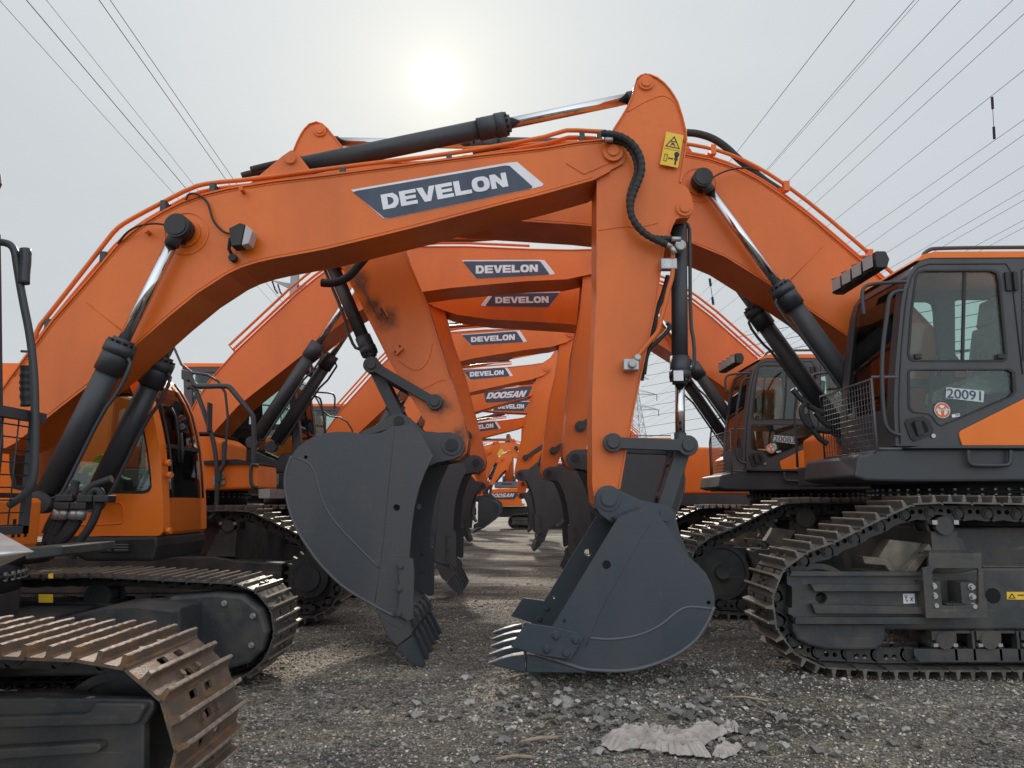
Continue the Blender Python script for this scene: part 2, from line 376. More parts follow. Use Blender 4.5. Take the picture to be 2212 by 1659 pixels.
BK_A = D(s=1, ys=YAs-6.48, n=5, hw=.72, mat=0,
 side=zz(9,YAs,(780,640),(860,610),(940,582),(980,582),(1010,630),(1085,740),(1160,850),(1215,895),(1265,950),(1295,1010),(1312,1075),(1310,1130),(1280,1210),(1240,1275),(1200,1325),(1140,1372),(1080,1408),(990,1447),(900,1473),(830,1484),(760,1488),(600,1480),(540,1462),(400,1412),(330,1395),(415,1240)),
 holes=[(zz(9,YAs,(715,900))[0], .033),(zz(9,YAs,(1278,1108))[0], .015),(zz(9,YAs,(482,1210))[0], .012)],
 seams=[zz(9,YAs,(625,1303),(700,1310),(780,1308),(850,1297),(900,1285),(950,1265),(1000,1240),(1045,1208),(1090,1168),(1130,1142),(1160,1132),(1200,1131),(1300,1142)), zz(9,YAs,(990,610),(820,900),(700,1110),(600,1350))],
 rim=zz(9,YAs,(420,1418),(540,1460),(600,1478),(760,1486),(830,1482),(900,1471),(990,1445),(1080,1406),(1140,1370),(1200,1323),(1240,1273),(1278,1208),(1308,1130)),
 shell=zz(9,YAs,(560,1470),(600,1482),(760,1488),(830,1484),(900,1473),(990,1447),(1080,1408),(1140,1372),(1200,1325),(1240,1275),(1280,1210),(1310,1130),(1312,1075),(1295,1010),(1265,950),(1215,895),(1160,850),(1085,740),(1010,630),(980,584),(940,584),(860,612),(780,642)),
 cut=zz(9,YAs,(270,1217),(420,1238),(550,1267),(588,1297),(515,1418),(330,1390),(188,1345)), bolts=zz(9,YAs,(435,1285),(542,1308),(385,1358),(492,1382)),
 lip=zz(9,YAs,(285,1425),(420,1440),(600,1480),(600,1500),(420,1470),(285,1450)),
 tooth=zz(9,YAs,(55,1450),(140,1418),(200,1402),(262,1394),(268,1492),(190,1480),(120,1465)),
 adap=zz(9,YAs,(272,1392),(322,1400),(400,1425),(560,1468),(560,1498),(300,1497),(272,1492)),
 ear=zz(9,YAb,(645,570),(645,520),(665,490),(700,472),(745,474),(790,495),(900,545),(1040,572),(1075,600),(1088,650),(1105,720),(1160,850),(1000,820),(880,740),(800,690),(720,655),(675,620)),
 piv=P((1311.5,1076.5),YAb), earpin=P(Z(9,(1030,625))[0],YAb), tippt=P((1053,1436),YAs))
BK_B = D(s=-1, ys=YBs-7.95, n=6, hw=.88, mat=1,
 side=zz(8,YBs,(860,150),(920,140),(970,137),(1000,165),(1040,220),(1095,330),(1045,430),(1008,530),(982,640),(966,760),(955,900),(950,1000),(950,1295),(860,1290),(740,1228),(560,1120),(480,1045),(400,960),(330,860),(270,760),(232,660),(208,560),(200,480),(208,410),(240,325),(280,275),(330,237),(390,205),(450,188),(520,180),(590,182),(700,198),(780,185)),
 holes=[(zz(8,YBs,(875,637))[0], .03),(zz(8,YBs,(328,334))[0], .016)],
 seams=[zz(8,YBs,(262,335),(310,350),(350,372),(382,420),(400,490),(425,585),(465,670),(520,745),(640,870),(770,1000)), zz(8,YBs,(862,155),(830,480),(790,900),(745,1205))],
 rim=zz(8,YBs,(860,1290),(740,1228),(560,1120),(480,1045),(400,960),(330,860),(270,760),(232,660),(208,560),(202,480),(210,410),(242,328)),
 shell=zz(8,YBs,(900,1320),(860,1290),(740,1228),(560,1120),(480,1045),(400,960),(330,860),(270,760),(232,660),(208,560),(200,480),(208,410),(240,325),(280,275),(330,237),(390,205),(450,188),(520,180),(590,182),(700,198),(780,185),(860,155)),
 cut=zz(8,YBs,(885,975),(900,958),(960,938),(978,945),(985,1020),(978,1300),(950,1315),(880,1280),(897,1130)), bolts=zz(8,YBs,(903,987),(897,1122),(893,1270)),
 lip=zz(8,YBs,(760,1245),(860,1295),(930,1340),(900,1375),(820,1330),(740,1255)),
 tooth=zz(8,YBs,(878,1478),(960,1415),(985,1460),(1045,1590),(1005,1604),(950,1560)),
 adap=zz(8,YBs,(745,1235),(840,1265),(905,1295),(950,1340),(968,1385),(962,1408),(875,1472),(820,1420)),
 ear=zz(8,YBb,(660,190),(790,130),(835,95),(870,78),(915,78),(960,100),(1040,180),(1130,190),(1200,188),(1250,205),(1282,240),(1288,285),(1265,330),(1215,350),(1120,370),(1000,420),(900,330),(760,240)),
 piv=P((977,962),YBb), earpin=P((864,911),YBb), tippt=P(Z(8,(1045,1592))[0],YBs))
# ---------------------------------------------------------------- machine parts
def dumbbell(a, b, ra, rb, w, n=12):
    ax, az = a; bx, bz = b; t = math.atan2(bz-az, bx-ax); o = []
    ga = math.asin(min(.95, w/ra)); gb = math.asin(min(.95, w/rb))
    for i in range(n+1):
        g = t+ga+(2*math.pi-2*ga)*i/n; o.append((ax+ra*math.cos(g), az+ra*math.sin(g)))
    for i in range(n+1):
        g = t+math.pi+gb+(2*math.pi-2*gb)*i/n; o.append((bx+rb*math.cos(g), bz+rb*math.sin(g)))
    return o
def circ(c, r, n=20): return [(c[0]+r*math.cos(2*math.pi*i/n), c[1]+r*math.sin(2*math.pi*i/n)) for i in range(n)]
def off(p, d): return (p[0]+d[0], p[1]+d[1])
def lerp2(a, b, t): return (a[0]+(b[0]-a[0])*t, a[1]+(b[1]-a[1])*t)
def side(m, Yc): return 0
def hydraulic(root, name, a, b, y, frac, rb, rr, gl=.26, eye=.09, eyew=.12, sidepipe=True, fine=True, pipe_side=1):
    """cylinder from base pin a to rod pin b in the plane y"""
    n = 24 if fine else 12
    L = math.dist(a, b); m = MB(); e = lerp2(a, b, frac); s0 = lerp2(a, b, eye*1.1/L)
    m.disc(a, eye, y-eyew/2, y+eyew/2, n)
    m.cyl((s0[0], y, s0[1]), (e[0], y, e[1]), rb, n=n)
    g0 = lerp2(a, b, frac-gl/L)
    m.cyl((g0[0], y, g0[1]), (e[0], y, e[1]), rb*1.2, n=n)
    g1 = lerp2(a, b, frac-gl*.35/L)
    if fine:
        m.cyl((g1[0], y, g1[1]), (e[0], y, e[1]), rb*1.3, n=n)
        dx, dz = (b[0]-a[0])/L, (b[1]-a[1])/L
        for i in range(12):
            t = 2*math.pi*i/12; ox, oy = math.cos(t)*rb*1.1, math.sin(t)*rb*1.1
            c = (e[0]-dz*ox, y+oy, e[1]+dx*ox)
            m.cyl(c, (c[0]+dx*.025, c[1], c[2]+dz*.025), .012, n=6, smooth=False)
        gg = lerp2(a, b, frac+.05/L); m.cyl((e[0], y, e[1]), (gg[0], y, gg[1]), rb*.92, n=n)
    ob = build(m, name, DARK, root)
    r = MB(); q = lerp2(a, b, 1-eye/L)
    r.cyl((e[0], y, e[1]), (q[0], y, q[1]), rr, n=n)
    build(r, 'rod', CHROME, ob)
    k = MB(); k.disc(b, eye, y-eyew/2, y+eyew/2, n)
    q2 = lerp2(a, b, 1-eye*1.9/L); k.cyl((q2[0], y, q2[1]), (b[0], y, b[1]), rr*1.25, n=n)
    build(k, 'rod_eye', DARK, ob)
    if sidepipe:
        dx, dz = (b[0]-a[0])/L, (b[1]-a[1])/L; nx, nz = -dz*pipe_side, dx*pipe_side
        pp = []
        for t, o in ((.02, .5), (.04, 1.28), (.10, 1.3), (frac-(gl+.30)/L, 1.3), (frac-(gl+.12)/L, 1.75), (frac-.12/L, 1.75), (frac-.08/L, 1.1)):
            c = lerp2(a, b, t); pp.append((c[0]+nx*rb*o, y-rb*.25, c[1]+nz*rb*o))
        p = MB(); p.tube(pp, .017, 8 if fine else 6, smoothing=1 if fine else 0); build(p, 'oil_pipe', DARK, ob)
    return ob
def offset_line(line, d):
    n = len(line); o = []
    for i in range(n):
        p0 = line[max(i-1, 0)]; p1 = line[min(i+1, n-1)]; dx, dz = p1[0]-p0[0], p1[1]-p0[1]; l = math.hypot(dx, dz) or 1
        o.append((line[i][0]-dz/l*d, line[i][1]+dx/l*d))
    return o
def upper(root, s, Yc, bk, foot, tip, ak, bucketpin, bkk, tippin, lod=0, pipes=True, slim=0):
    """boom, arm, bucket and their cylinders. bk, ak, bkk are the canonical shapes"""
    fine = lod == 0
    A = bk; fl = A['s'] != s
    T = lambda pts: fit(pts, A['foot'], A['tippin'], foot, tip, fl)
    big = A is BOOM_B; hw = .32 if big else .25
    top, tp, bot = T(A['top']), T(A['tip']), T(A['bot'])
    if slim:
        ax, az = tip[0]-foot[0], tip[1]-foot[1]; L_ = math.hypot(ax, az); ax /= L_; az /= L_; nb = []
        for x, z in bot:
            t = ((x-foot[0])*ax+(z-foot[1])*az)/L_; w = max(0, min(1, (t-.25)/.25))*max(0, min(1, (.97-t)/.12)); k = slim*L_*w*s
            nb.append((x-az*k, z+ax*k))
        bot = nb
    cyl, cylfoot, acb = T([A['cyl']])[0], T([A['cylfoot']])[0], T([A['acb']])[0]
    m = MB(); m.prism(top+tp+bot, Yc-hw+.012, Yc+hw-.012)
    if fine:
        for sg in (-1, 1):
            for ln, d in ((top[2:-1], -.016*s), (bot[1:-3], -.018*s)): m.tube([(x, Yc+sg*(hw-.012), z) for x, z in offset_line(ln, d)], .0055, 6, smoothing=1)
    m.strip(top, .014*s, Yc-hw-.004, Yc+hw+.004); m.strip(bot, .014*s, Yc-hw-.004, Yc+hw+.004)
    for sg in (-1, 1):
        y0 = Yc+sg*(hw-.02); m.disc(tip, .092, y0, Yc+sg*(hw+.03), 28)
        if fine:
            m.ring(cyl, .185, .20, Yc+sg*(hw-.02), Yc+sg*(hw-.004), 36)
            m.disc(off(cyl, (0, 0)), .13, y0, Yc+sg*(hw+.01), 30)
            a_, b_ = T([P(Z(1,(565,832))[0], YA), P(Z(1,(850,1060))[0], YA)]) if not big else T([P(Z(10,(1290,135))[0], YB), P(Z(10,(1080,355))[0], YB)])
            m.tube([(a_[0], Yc+sg*(hw-.012), a_[1]), (b_[0], Yc+sg*(hw-.012), b_[1])], .006, 6)
            # cast nose at the boom tip: a raised wedge
            w = [tip, lerp2(tip, top[-3], .9), lerp2(bot[3], bot[4], .5)] 
            q = [off(tip, (0, .0)), off(tip, (-.40*s, -.075)), off(tip, (-.42*s, -.10)), off(tip, (-.26*s, -.205)), off(tip, (.0, -.086))]
            m.prism(q, y0, Yc+sg*(hw-.004))
    # arm cylinder bracket on the boom's back
    nrm = (acb[0], acb[1])
    base = min(range(len(top)), key=lambda i: math.dist(top[i], acb)); b0 = top[max(base-1, 0)]; b1 = top[min(base+1, len(top)-1)]
    for sg in (-1, 1):
        m.prism([lerp2(b0, b1, .1), lerp2(b0, b1, .9), (acb[0]+.08*s, acb[1]+.03), (acb[0], acb[1]+.09), (acb[0]-.08*s, acb[1]+.03)], Yc+sg*.13, Yc+sg*.17)
    m.disc(acb, .05, Yc-.2, Yc+.2)
    boom = build(m, 'boom', ORANGE, root)
    p = MB()
    for c, r in ((tip, .05),):
        p.disc(c, r, Yc-hw-.05, Yc+hw+.05, 24)
    build(p, 'hinge_pin', ORANGE, boom)
    for sg in (-1, 1):
        cb = MB(); cb.disc(cyl, .075, Yc+sg*(hw-.02), Yc+sg*(hw+.16), 24); cb.disc(cyl, .105, Yc+sg*(hw+.05), Yc+sg*(hw+.19), 28)
        cb.disc(cyl, .085, Yc+sg*(hw+.18), Yc+sg*(hw+.20), 28)
        cb.box(cyl[0]-.03, cyl[0]+.03, min(Yc+sg*(hw+.03), Yc+sg*(hw+.06)), max(Yc+sg*(hw+.03), Yc+sg*(hw+.06)), cyl[1]-.12, cyl[1])
        build(cb, 'cylinder_pin_cap', BLACK, boom)
    if pipes:
        for k, (d1, lat) in enumerate(((.165, .06), (.115, .16))):
            L = offset_line(top[3:-2], d1*s)
            mid = [(x, Yc-hw+lat, z) for x, z in L]
            e0 = top[3]; mid = [(e0[0], Yc-hw+lat, e0[1]+.0)] + mid
            pm = MB(); pm.tube(mid, .021, 8 if fine else 5, smoothing=1 if fine else 0)
            if fine:
                for f in (.22, .45, .68, .9):
                    c = Vector(mid[int(f*(len(mid)-1))]); pm.box(c.x-.03, c.x+.03, c.y-.035, c.y+.035, c.z-.075, c.z+.035)
            build(pm, 'oil_pipe', ORANGE, boom)
    # arm
    Ar = ak; fa = Ar['s'] != s; ah = .26 if big else .22
    TA = lambda pts: fit(pts, Ar['boom'], Ar['bk'], tip, bucketpin, fa)
    am = MB(); o = TA(Ar['out']); atop, lug, link = TA([Ar['top'], Ar['lug'], Ar['link']])
    am.prism(o, Yc-ah+.01, Yc+ah-.01)
    ctr = TA([lerp2(Ar['boom'], Ar['bk'], .5)])[0]
    inner = [lerp2(q, ctr, 0) for q in o]
    nn = len(o)
    if Ar is ARM_A: segs_ = [(o[:16], 1), (o[24:33], 1), (o[42:], 1)]
    else: segs_ = [(o[:18], 1), (o[18:27], 1), (o[30:35], 1)]
    nat = 1 if Ar is ARM_A else 1
    # edge flanges: follow the outline, growing outwards (outline runs clockwise in the traced view)
    for sg_, _ in segs_: am.strip(sg_, .012*s, Yc-ah-.006, Yc+ah+.006)
    for c, r in ((atop, .07), (lug, .075), (tip, .13), (bucketpin, .09)):
        am.disc(c, r, Yc-ah-.014, Yc+ah+.014, 28)
    if fine and Ar is ARM_A:
        for ln in (Z(5,(310,1180),(500,1150),(560,1165),(710,1130)), Z(5,(500,395),(600,335),(700,290),(750,285),(800,310),(835,370),(868,500),(880,600))):
            q = TA(U(ln, YAb)); am.tube([(a, Yc-ah+.01, b) for a, b in q], .006, 6, smoothing=1)
    if fine and Ar is ARM_B:
        for ln in (Z(6,(1030,770),(1010,880),(950,950),(880,940),(800,880)), Z(6,(1120,1020),(1090,1010),(1000,1060),(940,1080))):
            q = TA(U(ln, YBb)); am.tube([(a, Yc-ah+.01, b) for a, b in q], .006, 6, smoothing=1)
    arm = build(am, 'arm', ORANGE, root)
    for c, r in ((atop, .045), (lug, .045)): pm = MB(); pm.disc(c, r, Yc-ah-.03, Yc+ah+.03, 24); build(pm, 'hinge_pin', ORANGE, arm)
    # arm cylinder
    hydraulic(root, 'arm_cylinder', acb, atop, Yc, .60 if not big else .57, .088, .052, eye=.075, eyew=.2, sidepipe=False, fine=fine)
    # boom cylinders
    for sg in (-1, 1):
        hydraulic(root, 'boom_cylinder', cylfoot, cyl, Yc+sg*(hw+.115), .56, .096, .049, sidepipe=True, fine=fine, pipe_side=-s)
    # bucket
    Bk = bkk; fb = Bk['s'] != s
    TB = lambda pts: fit(pts, Bk['piv'], Bk['tippt'], bucketpin, tippin, fb)
    hb = Bk['hw']; ear = TB([Bk['earpin']])[0]
    bm_ = MB()
    sd = TB(Bk['side']); hs = [circ(TB([c])[0], r, 18) for c, r in Bk['holes']] if fine else None
    for sg in (-1, 1):
        a, b = Yc+sg*hb, Yc+sg*(hb-.035)
        bm_.prism(sd, min(a, b), max(a, b), hs)
    bm_.strip(TB(Bk['shell']), .028*s, Yc-hb+.035, Yc+hb-.035)
    bm_.prism(TB(Bk['lip']), Yc-hb+.002, Yc+hb-.002)
    er = TB(Bk['ear'])
    for sg in (-1, 1):
        a, b = Yc+sg*(ah+.035), Yc+sg*(ah+.085)
        bm_.prism(er, min(a, b), max(a, b)); bm_.disc(bucketpin, .105 if not big else .11, min(a, b)-.012, max(a, b)+.012, 28)
    # cross plate between ears and side plates
    bucket = build(bm_, 'bucket', BUCKET if Bk is BK_A else BUCKETB, root, bevel=.004 if fine else 0, segs=1)
    bp = MB(); bp.disc(bucketpin, .062, Yc-ah-.13, Yc+ah+.13, 24); build(bp, 'bucket_pin', BLACK if big else BUCKET, bucket); bp = MB(); bp.disc(ear, .05, Yc-ah-.11, Yc+ah+.11, 24)
    build(bp, 'bucket_pin', BLACK if big else BUCKET, bucket)
    if lod < 2:
        for sg in (-1, 1):
            for ln in Bk['seams']+[Bk['rim']]:
                w = MB(); w.tube([(a, Yc+sg*(hb-.002), b) for a, b in TB(ln)], .014 if ln is Bk['rim'] else .0095 if ln is Bk['seams'][0] else .005, 6, smoothing=1 if fine else 0)
                build(w, 'weld_seam', EDGE if ln is not Bk['seams'][1] else BUCKET, bucket)
    cut = TB(Bk['cut']); bolts = TB(Bk['bolts'])
    for sg in (-1, 1):
        c = MB(); a, b = sorted((Yc+sg*(hb+.003), Yc+sg*(hb+.038))); c.prism(cut, a, b)
        for q in bolts:
            y0, y1 = sorted((Yc+sg*(hb+.03), Yc+sg*(hb+.06))); c.disc(q, .034, *sorted((Yc+sg*(hb+.03), Yc+sg*(hb+.044))), 18); c.hexbolt(q, y0, y1, .023)
            a2, b2 = sorted((Yc+sg*(hb-.06), Yc+sg*(hb-.03))); c.hexbolt(q, a2, b2, .023)
        build(c, 'side_cutter', BUCKET if Bk is BK_A else BUCKETB, bucket, bevel=.004 if fine else 0, segs=1)
    th, ad = TB(Bk['tooth']), TB(Bk['adap']); n = Bk['n']; tp_ = TB([Bk['tippt']])[0]
    dmax = max(math.dist(q, tp_) for q in th)
    for i in range(n):
        y = Yc-hb+.06+(2*hb-.12)*i/(n-1)
        t = MB(); ids = [[], []]
        for q in th:
            wd = (.04 if big else .028)+.036*math.dist(q, tp_)/dmax
            ids[0].append(t.addv(q[0], y-wd, q[1])); ids[1].append(t.addv(q[0], y+wd, q[1]))
        k = len(th)
        for j in range(k):
            l = (j+1) % k; t.face((ids[0][j], ids[0][l], ids[1][l], ids[1][j]))
        t.face(ids[0][::-1]); t.face(ids[1])
        tc = lerp2(th[len(th)//2], ad[0], .0)
        build(t, 'tooth', BUCKET, bucket, bevel=.006 if fine else 0, segs=1)
        t = MB(); t.prism(ad, y-.055, y+.055); build(t, 'tooth_adapter', BUCKET if Bk is BK_A else BUCKETB, bucket, bevel=.008 if fine else 0, segs=1)
    # linkage
    kA = abs(C(bucketpin)-C(tip))/abs(C(Ar['bk'])-C(Ar['boom']))
    rod0 = P((1483,963), YAb) if Ar is ARM_A else P((802,790), YBb)
    r1 = math.dist(rod0, Ar['link'])*kA
    r2 = math.dist(rod0, P((1434,1112.5), YAb) if Ar is ARM_A else P((864,911), YBb))*kA
    d = math.dist(link, ear)
    if d < r1+r2 and d > abs(r1-r2):
        a_ = (r1*r1-r2*r2+d*d)/(2*d); h_ = math.sqrt(max(0, r1*r1-a_*a_))
        ux, uz = (ear[0]-link[0])/d, (ear[1]-link[1])/d
        c1 = (link[0]+ux*a_-uz*h_, link[1]+uz*a_+ux*h_); c2 = (link[0]+ux*a_+uz*h_, link[1]+uz*a_-ux*h_)
        rod = max((c1, c2), key=lambda c: math.dist(c, bucketpin))
    else:
        t_ = r1/(r1+r2); rod = lerp2(link, ear, t_)
    for sg in (-1, 1):
        l = MB(); l.prism(dumbbell(link, rod, .082, .088, .048), *sorted((Yc+sg*(ah+.02), Yc+sg*(ah+.075))))
        for c in (link, rod): l.disc(c, .05, *sorted((Yc+sg*(ah+.07), Yc+sg*(ah+.10))), 24)
        build(l, 'link_arm', DARK, root, bevel=.006 if fine else 0)
    l = MB()
    for sg in (-1, 1): l.prism(dumbbell(rod, ear, .085, .085, .06), *sorted((Yc+sg*(ah-.12), Yc+sg*(ah-.04))))
    l.prism(dumbbell(lerp2(rod, ear, .25), lerp2(rod, ear, .75), .06, .06, .045), Yc-ah+.12, Yc+ah-.12)
    build(l, 'bucket_link', DARK, root, bevel=.006 if fine else 0)
    hydraulic(root, 'bucket_cylinder', lug, rod, Yc, .71 if Bk is BK_A else .86, .072, .042, gl=.2, eye=.07, eyew=.12, sidepipe=fine, fine=fine, pipe_side=s)
    return D(top=top, T=T, TA=TA, tip=tip, atop=atop, boom=boom, arm=arm, bucket=bucket, hw=hw, ah=ah, lug=lug, rod=rod, cyl=cyl, cylfoot=cylfoot, ear=ear)

# ---- tracks
def track_path(c, n=14):
    dz = c.get('dz', 0); R, zc, L, uk, zt, zb = c['R'], c['zc']+dz, c['L'], c['uk'], c['zt']+dz, c['zb']+dz
    pts = [(.42, zb)]
    for i in range(n+1):
        g = math.radians(258-(258-95)*i/n); pts.append((R*math.cos(g), zc+R*math.sin(g)))
    pts += [(uk, zt-.015), (uk+.25, zt), (L/2, zt-.02), (L-uk-.25, zt), (L-uk, zt-.015)]
    for i in range(n+1):
        g = math.radians(85-(85+78)*i/n); pts.append((L+R*math.cos(g), zc+R*math.sin(g)))
    pts.append((L-.42, zb))
    return pts
def resample(pts, pitch):
    P2 = pts+[pts[0]]; seg = [math.dist(a, b) for a, b in zip(P2, P2[1:])]; tot = sum(seg); n = round(tot/pitch); st = tot/n
    out = []; i = 0; acc = 0
    for k in range(n):
        t = k*st
        while acc+seg[i] < t: acc += seg[i]; i += 1
        out.append(lerp2(P2[i], P2[i+1], (t-acc)/seg[i]))
    return out
BIG = D(R=.47, zc=.555, L=4.25, uk=.72, zt=1.395, zb=.07, w=.62, p=.245, g=.066, gpos=(-.066, .052))
SMALL = D(R=.385, zc=.445, L=3.7, uk=.85, zt=.885, zb=.05, w=.70, p=.20, g=.036, gpos=(-.092, .008))
_shoe = {}
def shoe_mesh(c, mats, key):
    if key in _shoe: return _shoe[key]
    p, w, g = c['p'], c['w'], c['g']; m = MB()
    # plate with a lip that laps the next shoe, then grousers, bolts and dark patches painted as shade in mud slots
    m.prism([(-p*.52, -.006), (p*.40, -.006), (p*.50, -.022), (p*.50, -.010), (p*.40, .008), (-p*.52, .008)], -w/2, w/2)
    for gx in c['gpos']:
        m.cm = 0; m.prism([(gx-.020, .006), (gx+.020, .006), (gx+.009, g*.86), (gx-.009, g*.86)], -w/2, w/2)
        m.cm = 1; m.prism([(gx-.0095, g*.85), (gx+.0095, g*.85), (gx+.007, g), (gx-.007, g)], -w/2+.002, w/2-.002)
    m.cm = 0
    bx = (c['gpos'][0]+c['gpos'][1])/2; 
    for y in (-.085, -.045, .045, .085)[::3]:
        for x in (bx-.024, bx+.024) if c['w'] == BIG['w'] else (bx, ): 
            m.cyl((x, y, .006), (x, y, .032), .017, n=6, smooth=False)
    if c is SMALL:
        for y in (-.05, .05): m.cyl((bx, y, .006), (bx, y, .028), .016, n=6, smooth=False)
    m.cm = 2
    m.box(bx-.014, bx+.014, -.035, .035, .0075, .0095)
    for y in (-.15, .15): m.box(c['gpos'][1]+.022, c['gpos'][1]+.06, y-.02, y+.02, .0075, .0095)
    me = m.mesh('track_shoe', mats); _shoe[key] = me
    return me
def track(root, c, x0, yc, inward, mats, key, individual=True, chain=True, gr=False, skip=None, bolts=True):
    """one endless track; x0 is the front wheel's axle, inward the direction towards the rear"""
    pp = resample(track_path(c), c['p']); n = len(pp); r0 = world_loc(root)
    tr = None; cm = MB()
    frames = []
    for i in range(n):
        a, b = pp[i], pp[(i+1) % n]; t = (b[0]-a[0], b[1]-a[1]); l = math.hypot(*t); t = (t[0]/l, t[1]/l); nn = (-t[1], t[0])
        frames.append(((a[0]+b[0])/2, (a[1]+b[1])/2, t, nn))
    for u, z, t, nn in frames:
        def tf(x, y, zz_, u=u, z=z, t=t, nn=nn): return (x0+inward*(u+t[0]*x+nn[0]*zz_), yc+y, z+t[1]*x+nn[1]*zz_)
        cm.tf = tf; p = c['p']; q_ = 1.0 if c['w'] == BIG['w'] else .66; cm.tf = (lambda x, y, zz_, tf=tf, q_=q_: tf(x, y, zz_*q_)) if q_ < 1 else tf
        for sg in (-1, 1):
            y0 = sg*.095
            cm.prism([(-p*.5, -.02), (p*.40, -.02), (p*.60, -.045), (p*.66, -.09), (p*.60, -.135), (p*.40, -.15), (-p*.05, -.135), (-p*.38, -.15), (-p*.52, -.13), (-p*.62, -.09), (-p*.60, -.05)], y0-.022, y0+.022, [circ((-.16*p, -.070), .020, 8), circ((.12*p, -.070), .022, 8)] if gr else None)
            if gr: cm.disc((p*.42, -.085), .043, *sorted((y0+sg*.02, y0+sg*.034)), 16); cm.disc((p*.42, -.085), .028, *sorted((y0+sg*.02, y0+sg*.044)), 16)
        if gr: cm.cyl((p*.5, -.1, -.068), (p*.5, .1, -.068), .026, n=8)
    cm.tf = None
    ch = build(cm, 'track', CHAIN, root)
    if individual:
        me = shoe_mesh(c, mats, key)
        for k, (u, z, t, nn) in enumerate(frames):
            ex = Vector((inward*t[0], 0, t[1])); ez = Vector((inward*nn[0], 0, nn[1])); ey = ez.cross(ex)
            M = Matrix((ex, ey, ez)).transposed()
            o = bpy.data.objects.new('track_shoe', me); COL.objects.link(o); o.parent = ch
            o.location = Vector((x0+inward*u, yc, z))-r0; o.rotation_euler = M.to_euler()
    else:
        sm = MB()
        for u, z, t, nn in frames:
            def tf(x, y, zz_, u=u, z=z, t=t, nn=nn): return (x0+inward*(u+t[0]*x+nn[0]*zz_), yc+y, z+t[1]*x+nn[1]*zz_)
            sm.tf = tf; p, w, g = c['p'], c['w'], c['g']; sm.cm = 0
            sm.box(-p*.5, p*.5, -w/2, w/2, -.006, .008)
            sm.cm = 1
            for gx in c['gpos']: sm.box(gx-.01, gx+.01, -w/2, w/2, .008, g)
        sm.tf = None
        build(sm, 'track_shoes', mats, ch)
    return ch
def gear(c, r, n, h):
    o = []
    for i in range(n):
        for f, rr in ((0, r), (.28, r), (.42, r+h), (.62, r+h), (.8, r)):
            g = 2*math.pi*(i+f)/n; o.append((c[0]+rr*math.cos(g), c[1]+rr*math.sin(g)))
    return o
